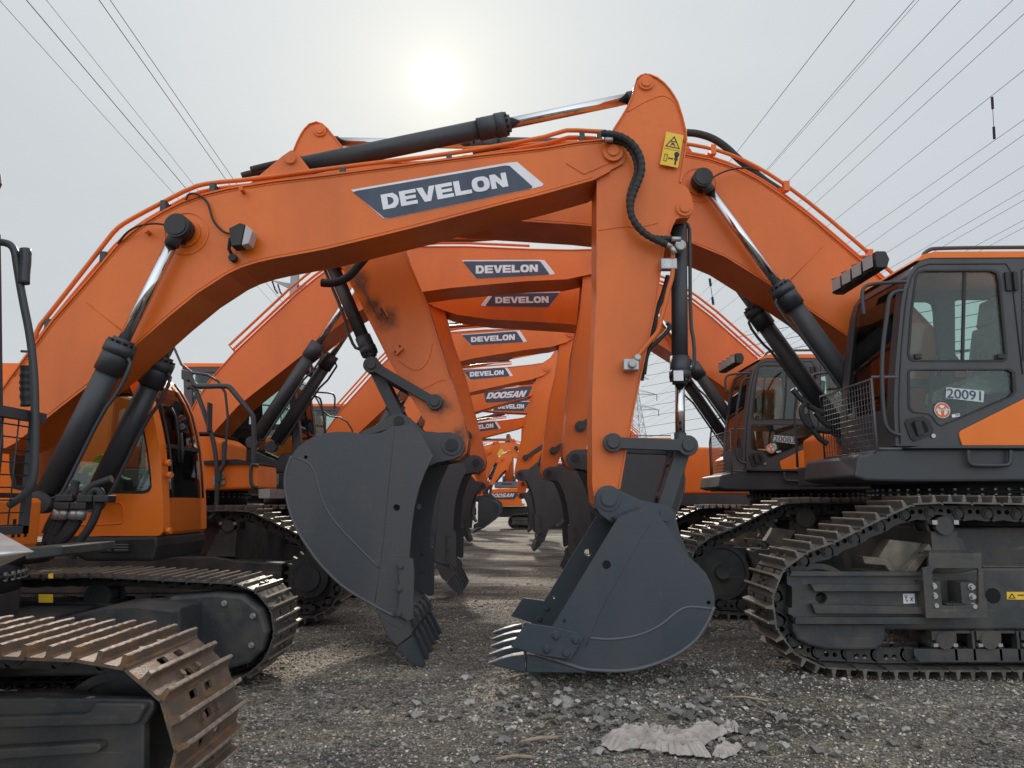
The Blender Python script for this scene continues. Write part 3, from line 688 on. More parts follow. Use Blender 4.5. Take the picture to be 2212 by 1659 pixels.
def track_frame(root, c, x0, yc, inward, out, fine, sprocket_front=False):
    """beam, wheels, rollers and guards of one side; out=-1 when its outer face looks to -y"""
    big = c['w'] == BIG['w']; dz = c.get('dz', 0)
    tf = lambda x, y, z: (x0+inward*x, yc+out*y, z+dz)      # x inward from the front axle, y outwards
    L, R, zc = c['L'], c['R'], c['zc']
    def wheel(cx, sprk):
        m = MB(tf); r = R-(.135 if big else .095)
        if sprk:
            m.prism(gear((cx, zc), r-.03, 21, .055), -.045, .045); m.disc((cx, zc), r*.72, -.16, .20, 28)
            m.disc((cx, zc), r*.45, .2, .25, 24)
            for i in range(20):
                g = 2*math.pi*i/20; m.hexbolt((cx+r*.62*math.cos(g), zc+r*.62*math.sin(g)), .19, .215, .015)
            build(m, 'sprocket', FRAME, root)
        else:
            m.disc((cx, zc), r, -.055, .055, 40); m.ring((cx, zc), r*.86, r, -.095, .095, 44); m.disc((cx, zc), r*.25, -.16, .16, 24)
            build(m, 'idler_wheel', FRAME, root)
    wheel(0, sprocket_front); wheel(L, not sprocket_front)
    fy = .17                                             # outer face of the beam
    b = MB(tf)
    zl, zh = (.36, .82) if big else (.26, .66)
    x1 = .42 if not sprocket_front else .35
    if big and not sprocket_front:
        yo = .15
        b.prism([(.38, .36), (L-.5, .36), (L-.5, .86), (1.35, .86), (1.15, .82), (.38, .82)], -.17, fy)
        build(b, 'track_frame', FRAME, root, bevel=.02 if fine else 0)
        # idler yoke with its two long ribs
        _tr = '''q = MB(tf); q.prism([(-.33, .36), (1.02, .36), (1.02, .84), (-.05, .86), (-.37, .85), (-.40, .80), (-.36, .72), (-.30, .62), (-.30, .46)], fy+.004, fy+.09, [ell(.17, .62, .075, .05, 16)] )
        q.prism([(-.10, .735), (1.0, .735), (1.0, .675), (-.08, .675)], fy+.09, fy+.14)
        q.prism([(-.10, .555), (1.0, .555), (1.0, .49), (-.08, .49)], fy+.09, fy+.14)
        q.box(-.31, 1.05, fy+.08, fy+.13, .36, .42)
        q.box(-.31, 1.05, fy+.07, fy+.11, .82, .862)
        build(q, 'idler_guard', FRAME, root, bevel=.012 if fine else 0)
        q = MB(tf); q.prism([(-.26, .355), (.70, .355), (.70, .16), (.65, .10), (-.02, .10), (-.15, .16), (-.26, .28)], fy-.08, fy+.05)
        build(q, 'skid_guard', FRAME, root, bevel=.02 if fine else 0)
'''
        tu = lambda *p: [(a-2.569, b_-.10) for a, b_ in UZ(12, 6.24, *p)]
        q = MB(tf); q.prism(tu((690,918),(1545,915),(1560,1150),(1535,1240),(735,1232),(725,1190),(700,1180),(698,1145),(722,1140),(722,1010),(690,990)), fy+.004, fy+.085, [circ(tu((905,1078))[0], .046, 16)])
        q.prism(tu((700,938),(1545,935),(1545,915),(710,908)), fy+.085, fy+.12)
        q.prism(tu((820,988),(1525,990),(1525,1030),(845,1030)), fy+.085, fy+.15)
        q.prism(tu((828,1112),(1530,1130),(1530,1172),(850,1168)), fy+.085, fy+.15)
        q.prism(tu((735,1195),(1545,1195),(1545,1240),(735,1238)), fy+.085, fy+.115)
        build(q, 'idler_guard', FRAME, root, bevel=.010 if fine else 0)
        q = MB(tf); q.prism(tu((735,1242),(1330,1242),(1332,1330),(1310,1390),(1260,1412),(960,1415),(840,1385),(770,1350),(742,1300)), fy-.08, fy+.04)
        build(q, 'skid_guard', FRAME, root, bevel=.02 if fine else 0)
        if fine:
            h = MB(tf); h.disc(tu((2030,1072))[0], .062, fy+.001, fy+.004, 24); build(h, 'frame_hole_shade', HOLE_SHADE, root)  # flat dark disc on the beam, painted shade of a round hole
            # ladder step bolted to the beam
            t2 = lambda *p: [(a-2.569, b_-.10) for a, b_ in UZ(12, 6.12, *p)]
            hx = [(1.02, .80), (1.09, .97), (1.09, 1.16), (1.78, 1.16), (1.80, .94), (1.85, .62), (1.87, .60), (1.87, .37), (1.10, .37), (1.05, .42)]
            st = MB(tf); st.prism(t2((1580,792),(1910,792),(1912,890),(1922,900),(1925,1070),(1942,1080),(1950,1205),(1562,1205),(1555,1100),(1538,890),(1578,880)), fy+.19, fy+.215, [t2((1600,912),(1620,892),(1885,892),(1892,905),(1892,1122),(1700,1128),(1640,1118),(1612,1090))])
            a0, a1 = t2((1590,792),(1905,792)); b0, b1 = t2((1700,1125),(1945,1125))
            for k in range(22): x_ = a0[0]+(a1[0]-a0[0])*k/22; st.box(x_, x_+.014, fy+.10, fy+.21, a0[1], a0[1]+.012)
            for k in range(15): x_ = b0[0]+(b1[0]-b0[0])*k/15; st.box(x_, x_+.014, fy+.02, fy+.21, b0[1], b0[1]+.012)
            st.box(a0[0], a1[0], fy+.02, fy+.19, a0[1]-.02, a0[1]-.005); st.box(b0[0], b1[0], fy+.0, fy+.19, b0[1]-.02, b0[1]-.005)
            build(st, 'boarding_step', FRAME, root, bevel=.006)
            bb = MB(tf)
            for cx, zb_ in ((t2((1628,1065))[0][0]-.02, t2((1628,1065))[0][1]-.65), (t2((1868,1070))[0][0]-.02, t2((1868,1070))[0][1]-.65)):
                bb.box(cx-.07, cx+.07, fy+.02, fy+.19, .54+zb_, .76+zb_)
                bb.cm = 1
                for zz_ in (.575+zb_, .65+zb_, .725+zb_): bb.disc((cx+.01, zz_), .027, fy+.19, fy+.20, 14); bb.hexbolt((cx+.01, zz_), fy+.20, fy+.225, .019)
                bb.cm = 0
            build(bb, 'step_bracket', [FRAME, GALV], root)
            # mud chutes, dusty plates beside the carrier roller
            t3 = lambda *p: [(a-2.569, b_-.10) for a, b_ in UZ(12, 6.42, *p)]
            for pl, y0_, y1_ in ((t3((1350,712),(1385,716),(1555,735),(1520,790),(1420,935),(1385,925),(1275,832)), -.10, .04), (t3((1135,812),(1150,812),(1290,826),(1385,975),(1362,980),(1278,868),(1150,858)), .06, .16), (t3((1385,925),(1555,735),(1575,770),(1440,950)), .04, .15)):
                cp = MB(tf); cp.prism(pl, y0_, y1_); build(cp, 'mud_chute', DUST, root, bevel=.006)
            du = MB(tf); du.box(.40, 1.0, -.15, fy-.01, .824, .829); du.box(1.36, L-.6, -.15, fy-.01, .864, .869)
            build(du, 'dust_deposit', DUST, root)
            ss = MB(tf); ss.prism(tu((1418,1052),(1490,1050),(1495,1112),(1422,1114)), fy+.087, fy+.090); build(ss, 'white_sticker', WHITE, root)
            s2 = MB(tf); s2.tube([(a, fy+.0915, b_) for a, b_ in tu((1437,1070),(1437,1092),(1444,1100),(1447,1092))], .003, 5); s2.ring(tu((1437,1068))[0], .008, .012, fy+.090, fy+.092, 14); s2.tube([(a, fy+.0915, b_) for a, b_ in tu((1465,1075),(1480,1098))], .003, 5); s2.tube([(a, fy+.0915, b_) for a, b_ in tu((1465,1098),(1480,1075))], .003, 5); build(s2, 'sticker_marks', BADGE, root)
            ys = MB(tf); ys.prism(tu((2115,1048),(2235,1048),(2237,1098),(2117,1096)), fy+.001, fy+.004); ys.cm = 1
            ys.prism(tu((2125,1090),(2172,1090),(2148,1055)), fy+.004, fy+.006, [tu((2135,1086),(2162,1086),(2148,1064))])
            ys.prism(tu((2185,1065),(2225,1065),(2225,1072),(2185,1072)), fy+.004, fy+.006); build(ys, 'warning_sticker', [YELLOW, BLACK], root)
    else:
        b.prism([(x1, zl), (L-.4, zl), (L-.4, zh), (1.2, zh), (.9, zh-.05), (x1, zh-.08)], -.16, fy)
        build(b, 'track_frame', FRAME, root, bevel=.02 if fine else 0)
        if not sprocket_front:
            q = MB(tf); q.prism([(-.22, zl+.02), (.9, zl-.02), (.9, zh), (.2, zh+.02), (-.22, zh-.02), (-.16, (zl+zh)/2)], fy+.004, fy+.09)
            q.box(-.1, .9, fy+.09, fy+.13, zh-.12, zh-.07); q.box(-.1, .9, fy+.09, fy+.13, zl+.08, zl+.13)
            build(q, 'idler_guard', FRAME, root, bevel=.014 if fine else 0)
        else:
            q = MB(tf); q.prism([(-.30,.30),(-.34,.45),(-.28,.62),(-.12,.74),(.12,.76),(.5,.73),(.5,.18),(0,.15),(-.2,.2)], -.40, -.10)
            build(q, 'travel_motor_cover', FRAME, root, bevel=.03 if fine else 0)
            if fine:
                q = MB(tf)
                for a in ((-.22, .35), (-.22, .58), (.02, .68), (.30, .66), (.30, .26), (.03, .22)): q.disc(a, .024, -.425, -.41, 12); q.hexbolt(a, -.44, -.42, .016)
                build(q, 'cover_bolt', GALV, root)
                q = MB(tf)
                for i in range(14):
                    g = math.radians(110+i*11); q.disc((.33*math.cos(g), zc+.33*math.sin(g)), .008, -.115, -.095, 8)
                build(q, 'rivet_ring', GALV, root)
    # bottom rollers with their caps
    k = 8 if big else 7
    for i in range(k):
        cx = .95+(L-1.7)*i/(k-1); m = MB(tf); zr = .27 if big else .22
        m.disc((cx, zr), .085, -.17, .17, 20); m.disc((cx, zr+.02), .07, .17, .235, 20)
        if fine:
            m.box(cx-.10, cx+.10, .12, .22, zr+.02, zl+.0); m.cm = 1
            for sx in (-.08, .08): m.box(cx+sx-.018, cx+sx+.018, .2, .235, zr-.03, zr-.005)
        build(m, 'bottom_roller', [FRAME, GALV], root)
    if fine or big:
        g = MB(tf); g.prism([(.74, .12), (L-.8, .12), (L-.75, .16), (L-.75, .22), (.70, .22), (.70, .17)], .19, .21)
        for i in range(k-1):
            cx = .95+(L-1.7)*(i+.5)/(k-1); g.box(cx-.10, cx-.08, .14, .21, .13, zl); g.box(cx+.05, cx+.07, .14, .21, .13, zl); g.box(cx-.10, cx+.07, .13, .2, zl-.02, zl)
        build(g, 'roller_guard', FRAME, root)
    for cx in ((1.05 if big else 1.22, L-1.2)):
        m = MB(tf); zz_ = c['zt']-.115-.075
        m.disc((cx, zz_), .09, -.13, .12, 24); m.ring((cx, zz_), .07, .115, -.14, -.10, 24); m.ring((cx, zz_), .07, .115, .08, .12, 24)
        m.disc((cx, zz_), .075, .12, .20, 20); m.box(cx-.10, cx+.12, -.08, .16, zh, zz_-.05)
        m.prism([(cx-.05, zz_-.10), (cx+.16, zz_-.10), (cx+.28, zh), (cx-.10, zh)], .02, .14)
        if fine and big:
            m.cm = 1
            for sx in (-.09, .09): m.box(cx+sx-.02, cx+sx+.02, .15, .215, zz_+.01, zz_+.045)
        build(m, 'carrier_roller', [FRAME, GALV], root)
def undercarriage(root, c, x0, Yc, s, offs, mats, key, fine=True, sprocket_front=False, near=True, far=True, ring=None, indiv=None, xnear=None, carbody=True):
    inw = -s
    indiv = fine if indiv is None else indiv
    for sg in (-1, 1):
        if (sg < 0 and not near) or (sg > 0 and not far): continue
        xx = x0 if (sg > 0 or xnear is None) else xnear
        track(root, c, xx, Yc+sg*offs, inw, mats, key, individual=indiv, gr=fine)
        track_frame(root, c, xx, Yc+sg*offs, inw, sg, fine, sprocket_front)
    if carbody:
        xr, zr, rr = ring; L = c['L']
        m = MB(); z1 = zr-.14
        m.cyl((xr, Yc, .45), (xr, Yc, z1), rr*1.0, n=40)
        m.box(min(x0+inw*1.2, x0+inw*(L-1.2)), max(x0+inw*1.2, x0+inw*(L-1.2)), Yc-offs+.15, Yc+offs-.15, .42, z1-.20)
        build(m, 'carbody', FRAME, root, bevel=.02 if fine else 0)
        m = MB(); m.cyl((xr, Yc, z1+.002), (xr, Yc, zr+.12), rr, n=48); m.cyl((xr, Yc, z1+.10), (xr, Yc, z1+.13), rr*1.05, n=48)
        build(m, 'slewing_ring', DARK, root)
        if fine:
            m = MB()
            for i in range(56):
                g = 2*math.pi*i/56; cx, cy = xr+rr*1.03*math.cos(g), Yc+rr*1.03*math.sin(g)
                m.cyl((cx, cy, z1+.085), (cx, cy, z1+.15), .018, n=6, smooth=False)
            build(m, 'ring_bolt', GALV, root)
# ---------------------------------------------------------------- cabs and houses
def cab_big(root, xf, yo, inward, out, fine=True, plate_text=None, beacon=False):
    """newer dark cab; xf front corner, yo its outer face, depth runs away from the outer face"""
    tf = lambda x, y, z: (xf+inward*x, yo-out*y, z)
    c = lambda *p: [(a-3.314, b) for a, b in UZ(11, 6.35, *p)]
    body = c((612,1455),(600,1200),(606,1000),(622,800),(645,550),(660,430),(690,330),(730,270),(770,232),(830,215),(1940,212),(1977,260),(1990,1455))
    up = c((740,330),(760,298),(790,288),(1250,288),(1290,305),(1305,360),(1350,850),(1345,885),(1320,898),(730,898),(700,885),(688,850),(705,600))
    lo = c((690,960),(705,946),(1370,944),(1400,965),(1408,1095),(1385,1125),(950,1310),(915,1322),(885,1312),(840,1255),(820,1243),(720,1233),(692,1205))
    rr = c((1440,290),(1470,275),(1850,275),(1880,300),(1890,880),(1450,890))
    m = MB(tf)
    m.prism(body, 0, .045, [up, lo, rr]); m.prism(body, 1.005, 1.05, [up, lo, rr])
    line = c((612,1455),(600,1200),(606,1000),(622,800),(645,550),(660,430),(690,330),(730,270),(770,232))
    m.strip(line, -.05, .045, .12); m.strip(line, -.05, .93, 1.005)
    m.strip(line[:2], -.03, .12, .93); m.strip(line[6:], -.05, .12, .93)
    zt = body[9][1]; zb = body[0][1]; ub = body[-1][0]
    m.box(.02, ub, .045, 1.005, zb-.04, zb+.04); m.box(ub-.05, ub, .045, 1.005, zb, zt-.75); m.box(ub-.05, ub, .045, .12, zt-.75, zt); m.box(ub-.05, ub, .93, 1.005, zt-.75, zt)
    cab = build(m, 'cab', CAB, root, bevel=.008 if fine else 0, segs=1)
    r = MB(tf); r.prism(c((735,235),(790,190),(870,172),(1965,168),(1985,235),(1975,211),(1500,210),(830,214),(770,231)), -.01, 1.06)
    r.prism(c((1300,172),(1310,160),(1960,158),(1965,168)), .1, .95)
    build(r, 'roof', ORANGE2, cab, bevel=.012)
    # glass with gasket
    for nm, hl in (('side_window', up), ('lower_side_window', lo), ('quarter_window', rr)):
        cx = sum(p[0] for p in hl)/len(hl); cz = sum(p[1] for p in hl)/len(hl)
        big_ = [(cx+(p[0]-cx)*.985, cz+(p[1]-cz)*.985) for p in hl]
        sm_ = [(cx+(p[0]-cx)*.95, cz+(p[1]-cz)*.96) for p in hl]
        for y0, y1 in ((.012, .022), (1.02, 1.03)):
            g = MB(tf); g.prism([(cx+(p[0]-cx)*.998, cz+(p[1]-cz)*.998) for p in hl], y0, y1); go = build(g, nm, GLASS, cab)
            k = MB(tf); k.prism([(cx+(p[0]-cx)*1.0, cz+(p[1]-cz)*1.0) for p in hl], y0-.018 if y0 < .5 else y0, y1-.004 if y0 < .5 else y1+.015, [sm_])
            if nm == 'side_window': q = c((1065,288),(1082,288),(1068,898),(1050,898)); k.prism(q, y0-.006, y1+.004)
            build(k, 'window_gasket', BLACK, go)
    w = MB(tf); w.strip([(a+.01, b) for a, b in line[1:7]], -.008, .12, .93); build(w, 'windshield', GLASS, cab)
    w = MB(tf); w.box(ub-.03, ub-.02, .12, .93, zt-.75, zt-.02); build(w, 'rear_window', GLASS, cab)
    if not fine:
        s_ = MB(tf); s_.box(.8, 1.25, .3, .8, zb, zb+.55); s_.box(1.1, 1.3, .3, .8, zb+.5, zb+1.2); build(s_, 'seat', BLACK, cab)
    if fine:
        s_ = MB(tf); s_.prism([(.75, zb+.05), (1.3, zb+.05), (1.32, zb+.5), (.78, zb+.48)], .28, .78); s_.prism([(1.12, zb+.5), (1.30, zb+.5), (1.42, zb+1.12), (1.28, zb+1.15)], .30, .76)
        s_.prism([(1.27, zb+1.17), (1.42, zb+1.16), (1.46, zb+1.40), (1.33, zb+1.41)], .38, .68); so = build(s_, 'seat', BLACK, cab, bevel=.04, segs=3)
        s_ = MB(tf); s_.prism([(.70, zb+.45), (1.3, zb+.52), (1.30, zb+.60), (1.0, zb+.68), (.72, zb+.56)], .24, .82); s_.prism([(1.10, zb+.62), (1.14, zb+.60), (1.26, zb+1.12), (1.22, zb+1.2)], .27, .79)
        s_.prism([(1.22, zb+1.2), (1.28, zb+1.18), (1.36, zb+1.42), (1.28, zb+1.46)], .33, .73); build(s_, 'plastic_wrap', PLASTIC, so, bevel=.03, segs=2)
        s_ = MB(tf); s_.prism([(.25, zb+.05), (.5, zb+.05), (.42, zb+.55), (.30, zb+.62)], .75, .98); s_.prism([(.9, zb+.05), (1.3, zb+.05), (1.3, zb+.7), (.8, zb+.75)], .80, .98)
        s_.tube([(.35, .87, zb+.5), (.45, .87, zb+1.0)], .02, 8); s_.box(.28, .50, .80, .95, zb+.95, zb+1.18); s_.tube([(.45, .35, zb+.1), (.55, .35, zb+.75), (.60, .35, zb+.85)], .018, 8)
        build(s_, 'console', BLACK, cab, bevel=.015)
        # orange corner on the door, latch, hinge, stickers
        o = MB(tf); o.prism(c((1028,1395),(1025,1372),(1036,1356),(1460,1142),(1977,900),(1977,1452),(1047,1452)), -.012, -.001); build(o, 'door_trim', ORANGE2, cab, bevel=.008)
        d_ = MB(tf)
        for ln in (c((640,1440),(632,1200),(638,1000),(650,800),(672,560),(692,420),(720,330),(760,275),(830,252),(1340,250),(1372,300),(1450,980)),):
            d_.tube([(a, -.001, b) for a, b in ln], .007, 6)
        d_.prism(c((668,1300),(690,1272),(790,1258),(830,1285),(858,1345),(850,1375),(735,1425),(705,1405)), -.012, -.001)
        d_.cm = 1; d_.prism(c((705,1310),(720,1292),(795,1290),(825,1345),(815,1365),(745,1390)), -.014, -.0125)
        d_.cm = 0; d_.prism(c((722,1300),(765,1292),(790,1372),(748,1390)), -.035, -.015)
        d_.prism(c((1325,310),(1360,308),(1372,430),(1338,430)), -.02, -.001); d_.prism(c((1372,308),(1398,310),(1412,428),(1385,432)), -.035, -.001)
        build(d_, 'door_latch', [BLACK, HOLE_SHADE], cab, bevel=.004, segs=1)
        l = MB(tf); l.disc(c((858,1388))[0], .018, -.012, -.001, 16); build(l, 'door_lock', GALV, cab)
        for q in ((755,862),(1303,862)):
            l = MB(tf); a = c(q)[0]; l.box(a[0]-.03, a[0]+.03, -.02, .01, a[1]-.025, a[1]+.02); build(l, 'window_catch', BLACK, cab, bevel=.006)
        st = MB(tf); st.prism(c((950,1065),(1201,1090),(1194,1166),(945,1137)), .006, .009); build(st, 'number_card', paint('card_grey_green', (.46,.52,.51), (.38,.44,.43), .35, .4, 4), cab)  # card sits outside the pane; the glass tint is put into its colour
        a = c((1073,1118))[0]
        if plate_text:
            wx, wy, wz = tf(a[0], .004, a[1]); t_ = text_obj(plate_text, 'card_number', BADGE, cab, wx, wy, wz, .115, rot=.09, sx=1.12, offset=.001)
        rs = MB(tf); q = c((923,1218))[0]; rs.disc(q, .068, .007, .010, 32); rs.cm = 1; rs.ring(q, .046, .063, .005, .007, 32); rs.prism([off(q, d) for d in ((-.012,-.045),(.012,-.045),(.014,.005),(.034,.02),(.028,.04),(.012,.022),(-.012,.022),(-.028,.04),(-.034,.02),(-.014,.005))], .0045, .007)
        build(rs, 'round_sticker', [WHITE, ORANGE], cab)
        wx, wy, wz = tf(q[0], .0035, q[1]-.0); text_obj('4006778788', 'sticker_text', WHITE, cab, wx, wy, wz, .030, sx=.8)
        ok = MB(tf); ok.prism(c((985,1246),(1036,1238),(1040,1258),(988,1266)), .006, .009); build(ok, 'small_sticker', WHITE, cab)
        wx, wy, wz = tf(c((1022,1250))[0][0], .0045, c((1022,1250))[0][1]); text_obj('OK', 'sticker_text', BLACK, cab, wx, wy, wz, .026, rot=-.1)
    # light bar
    lb = MB(tf); lb.prism([(-.02, 3.585), (.07, 3.585), (.10, 3.67), (.07, 3.745), (-.02, 3.745), (-.035, 3.67)], .08, .97)
    lbo = build(lb, 'light_bar', BLACK, cab, bevel=.01)
    for i in range(4):
        l = MB(tf); y = .10+.222*i
        for (xa, xb, e, z0_, z1_) in ((-.035, -.055, 0, 3.59, 3.745), (-.041, -.061, .016, 3.608, 3.727)):
            l.cm = 1 if e else 0; t = -.004 if e else .05
            v_ = [l.addv(xa+(t if not e else 0), y+e, z0_), l.addv(xb+(t if not e else 0)*0, y+.175-e, z0_), l.addv(xb+.05, y+.19-e, z0_), l.addv(xa+.05, y+.02+e, z0_)] if not e else [l.addv(xa-.004, y+e, z0_), l.addv(xb-.002, y+.175-e, z0_), l.addv(xb+.004, y+.178-e, z0_), l.addv(xa+.004, y+e+.003, z0_)]
            u_ = [l.addv(*q) for q in ()]
            w_ = []
            for q in v_: p_ = l.v[q]; l.v.append((p_[0], p_[1], p_[2]+(z1_-z0_))); w_.append(len(l.v)-1)
            l.face(v_[::-1]); l.face(w_)
            for k in range(4): j = (k+1) % 4; l.face((v_[k], v_[j], w_[j], w_[k]))
        build(l, 'lamp', [BLACK, LENS], lbo)
    # guard mesh, rails
    g = MB(tf); gx = -.20
    z0, z1 = 1.93, 2.55
    for i in range(13 if fine else 8):
        z = z0+(z1-z0)*i/(12 if fine else 7); g.tube([(gx, -.02, z), (gx, 1.05, z)], .0032 if fine else .006, 5)
    for i in range(20 if fine else 12):
        y = -.02+1.07*i/(19 if fine else 11); g.tube([(gx+.006, y, z0), (gx+.006, y, z1)], .0032 if fine else .006, 5)
    g.tube([(gx, -.02, z0), (gx, 1.05, z0), (gx, 1.05, z1), (gx, -.02, z1), (gx, -.02, z0)], .012, 6)
    g.tube([(gx, -.02, z1+.02), (.02, -.02, z1+.02)], .012, 6); g.tube([(gx, 0, z0+.02), (.02, 0, z0+.02)], .012, 6)
    build(g, 'mesh_guard', EDGE, cab)
    def rail(k, y, r, *p):
        t = MB(tf); t.tube([(a, y, b) for a, b in c(*p)], r, 10 if fine else 6, smoothing=2 if fine else 1); build(t, 'grab_rail', DARK, cab)
    rail(11, -.07, .016, (650,385),(560,388),(430,398),(385,412),(365,450),(366,500),(376,600))
    rail(11, -.05, .018, (640,440),(600,440),(560,465),(545,500),(535,600),(512,760),(502,900),(503,1100),(515,1270),(530,1335),(570,1375),(625,1388))
    rail(11, .15, .018, (848,170),(856,150),(890,122),(930,110),(1450,104),(1980,104))
    if beacon:
        b = MB(tf); b.disc((.6, zt+.14), .02, .5, .54); b.cyl((.6, .5, zt), (.6, .5, zt+.22), .02); b.cyl((.6, .5, zt+.22), (.6, .5, zt+.34), .055); build(b, 'beacon', RED, cab)
    return cab
def house_big(root, xf, Yc, s, cabside, fine=True, zd=1.69):
    """upper deck, tool box, engine house and counterweight behind the ring"""
    inw = -s; tf = lambda x, y, z: (xf+inw*x, Yc+y, z)
    m = MB(tf)
    m.prism([(-.40, zd+.02), (-.36, zd+.20), (-.1, zd+.26), (6.2, zd+.26), (6.2, zd+.02), (.05, zd-.02), (-.30, zd-.01)], *sorted((cabside*.48, cabside*1.60)))
    m.box(.3, 6.2, *sorted((-cabside*1.5, cabside*.47)), zd, zd+.24)
    build(m, 'deck', DARK, root, bevel=.02 if fine else 0)
    if fine:
        h = MB(); pts = UZ(12, 6.33, (1820,150),(1820,200),(1830,232),(1850,243),(2050,245),(2075,238),(2085,215),(2085,150))
        h.tube([(xf+inw*(a-3.314), Yc+cabside*1.64, b) for a, b in pts], .017, 10, smoothing=1); build(h, 'step_rail', DARK, root)
        h = MB(tf); h.prism([(.18, zd+.262), (5.9, zd+.262), (5.9, zd+.285), (.2, zd+.285), (.02, zd+.262)], *sorted((cabside*1.50, cabside*1.66))); build(h, 'deck_edge', DARK, root)
    b = MB(tf); a = -cabside
    b.prism([(.42, zd+.24), (.42, zd+.58), (.55, zd+.66), (1.4, zd+.68), (1.4, zd+.24)], *sorted((a*.62, a*1.58)))
    tb = build(b, 'tool_box', ORANGE2, root, bevel=.03)
    b = MB(tf); b.box(.56, 1.4, *sorted((a*.60, a*1.6)), zd+.682, zd+.71); build(b, 'box_lid', BLACK, tb)
    if fine:
        v = MB(tf)
        for k in range(3): v.box(.52+k*.07, .555+k*.07, *sorted((a*.615, a*.619)), zd+.34, zd+.52)
        build(v, 'vent_slot_shade', HOLE_SHADE, tb)  # thin black plates paint the shade of the vent openings
    b = MB(tf); b.prism([(1.9, zd+.24), (1.9, zd+1.25), (5.2, zd+1.35), (5.3, zd+.24)], -1.5, 1.5); build(b, 'engine_house', ORANGE, root, bevel=.05)
    b = MB(tf); b.prism([(5.32, zd-.25), (5.32, zd+1.25), (6.1, zd+1.2), (6.3, zd+.8), (6.3, zd), (6.0, zd-.25)], -1.55, 1.55); build(b, 'counterweight', DARK, root, bevel=.08)
    r = MB(tf)
    r.tube([(1.5, a*1.5, zd+.3), (1.5, a*1.5, zd+1.5), (1.8, a*1.5, zd+1.7), (3.2, a*1.5, zd+1.8)], .018, 8, smoothing=1)
    r.tube([(.35, a*1.6, zd+.25), (.35, a*1.6, zd+1.15), (.55, a*1.6, zd+1.45), (.95, a*1.6, zd+1.5), (1.15, a*1.6, zd+1.9), (1.3, a*1.6, zd+2.0)], .017, 8, smoothing=1)
    build(r, 'grab_rail', DARK, root)

GL = 'orange excavators in the left row facing right'; GR = 'orange excavators in the right row facing left'
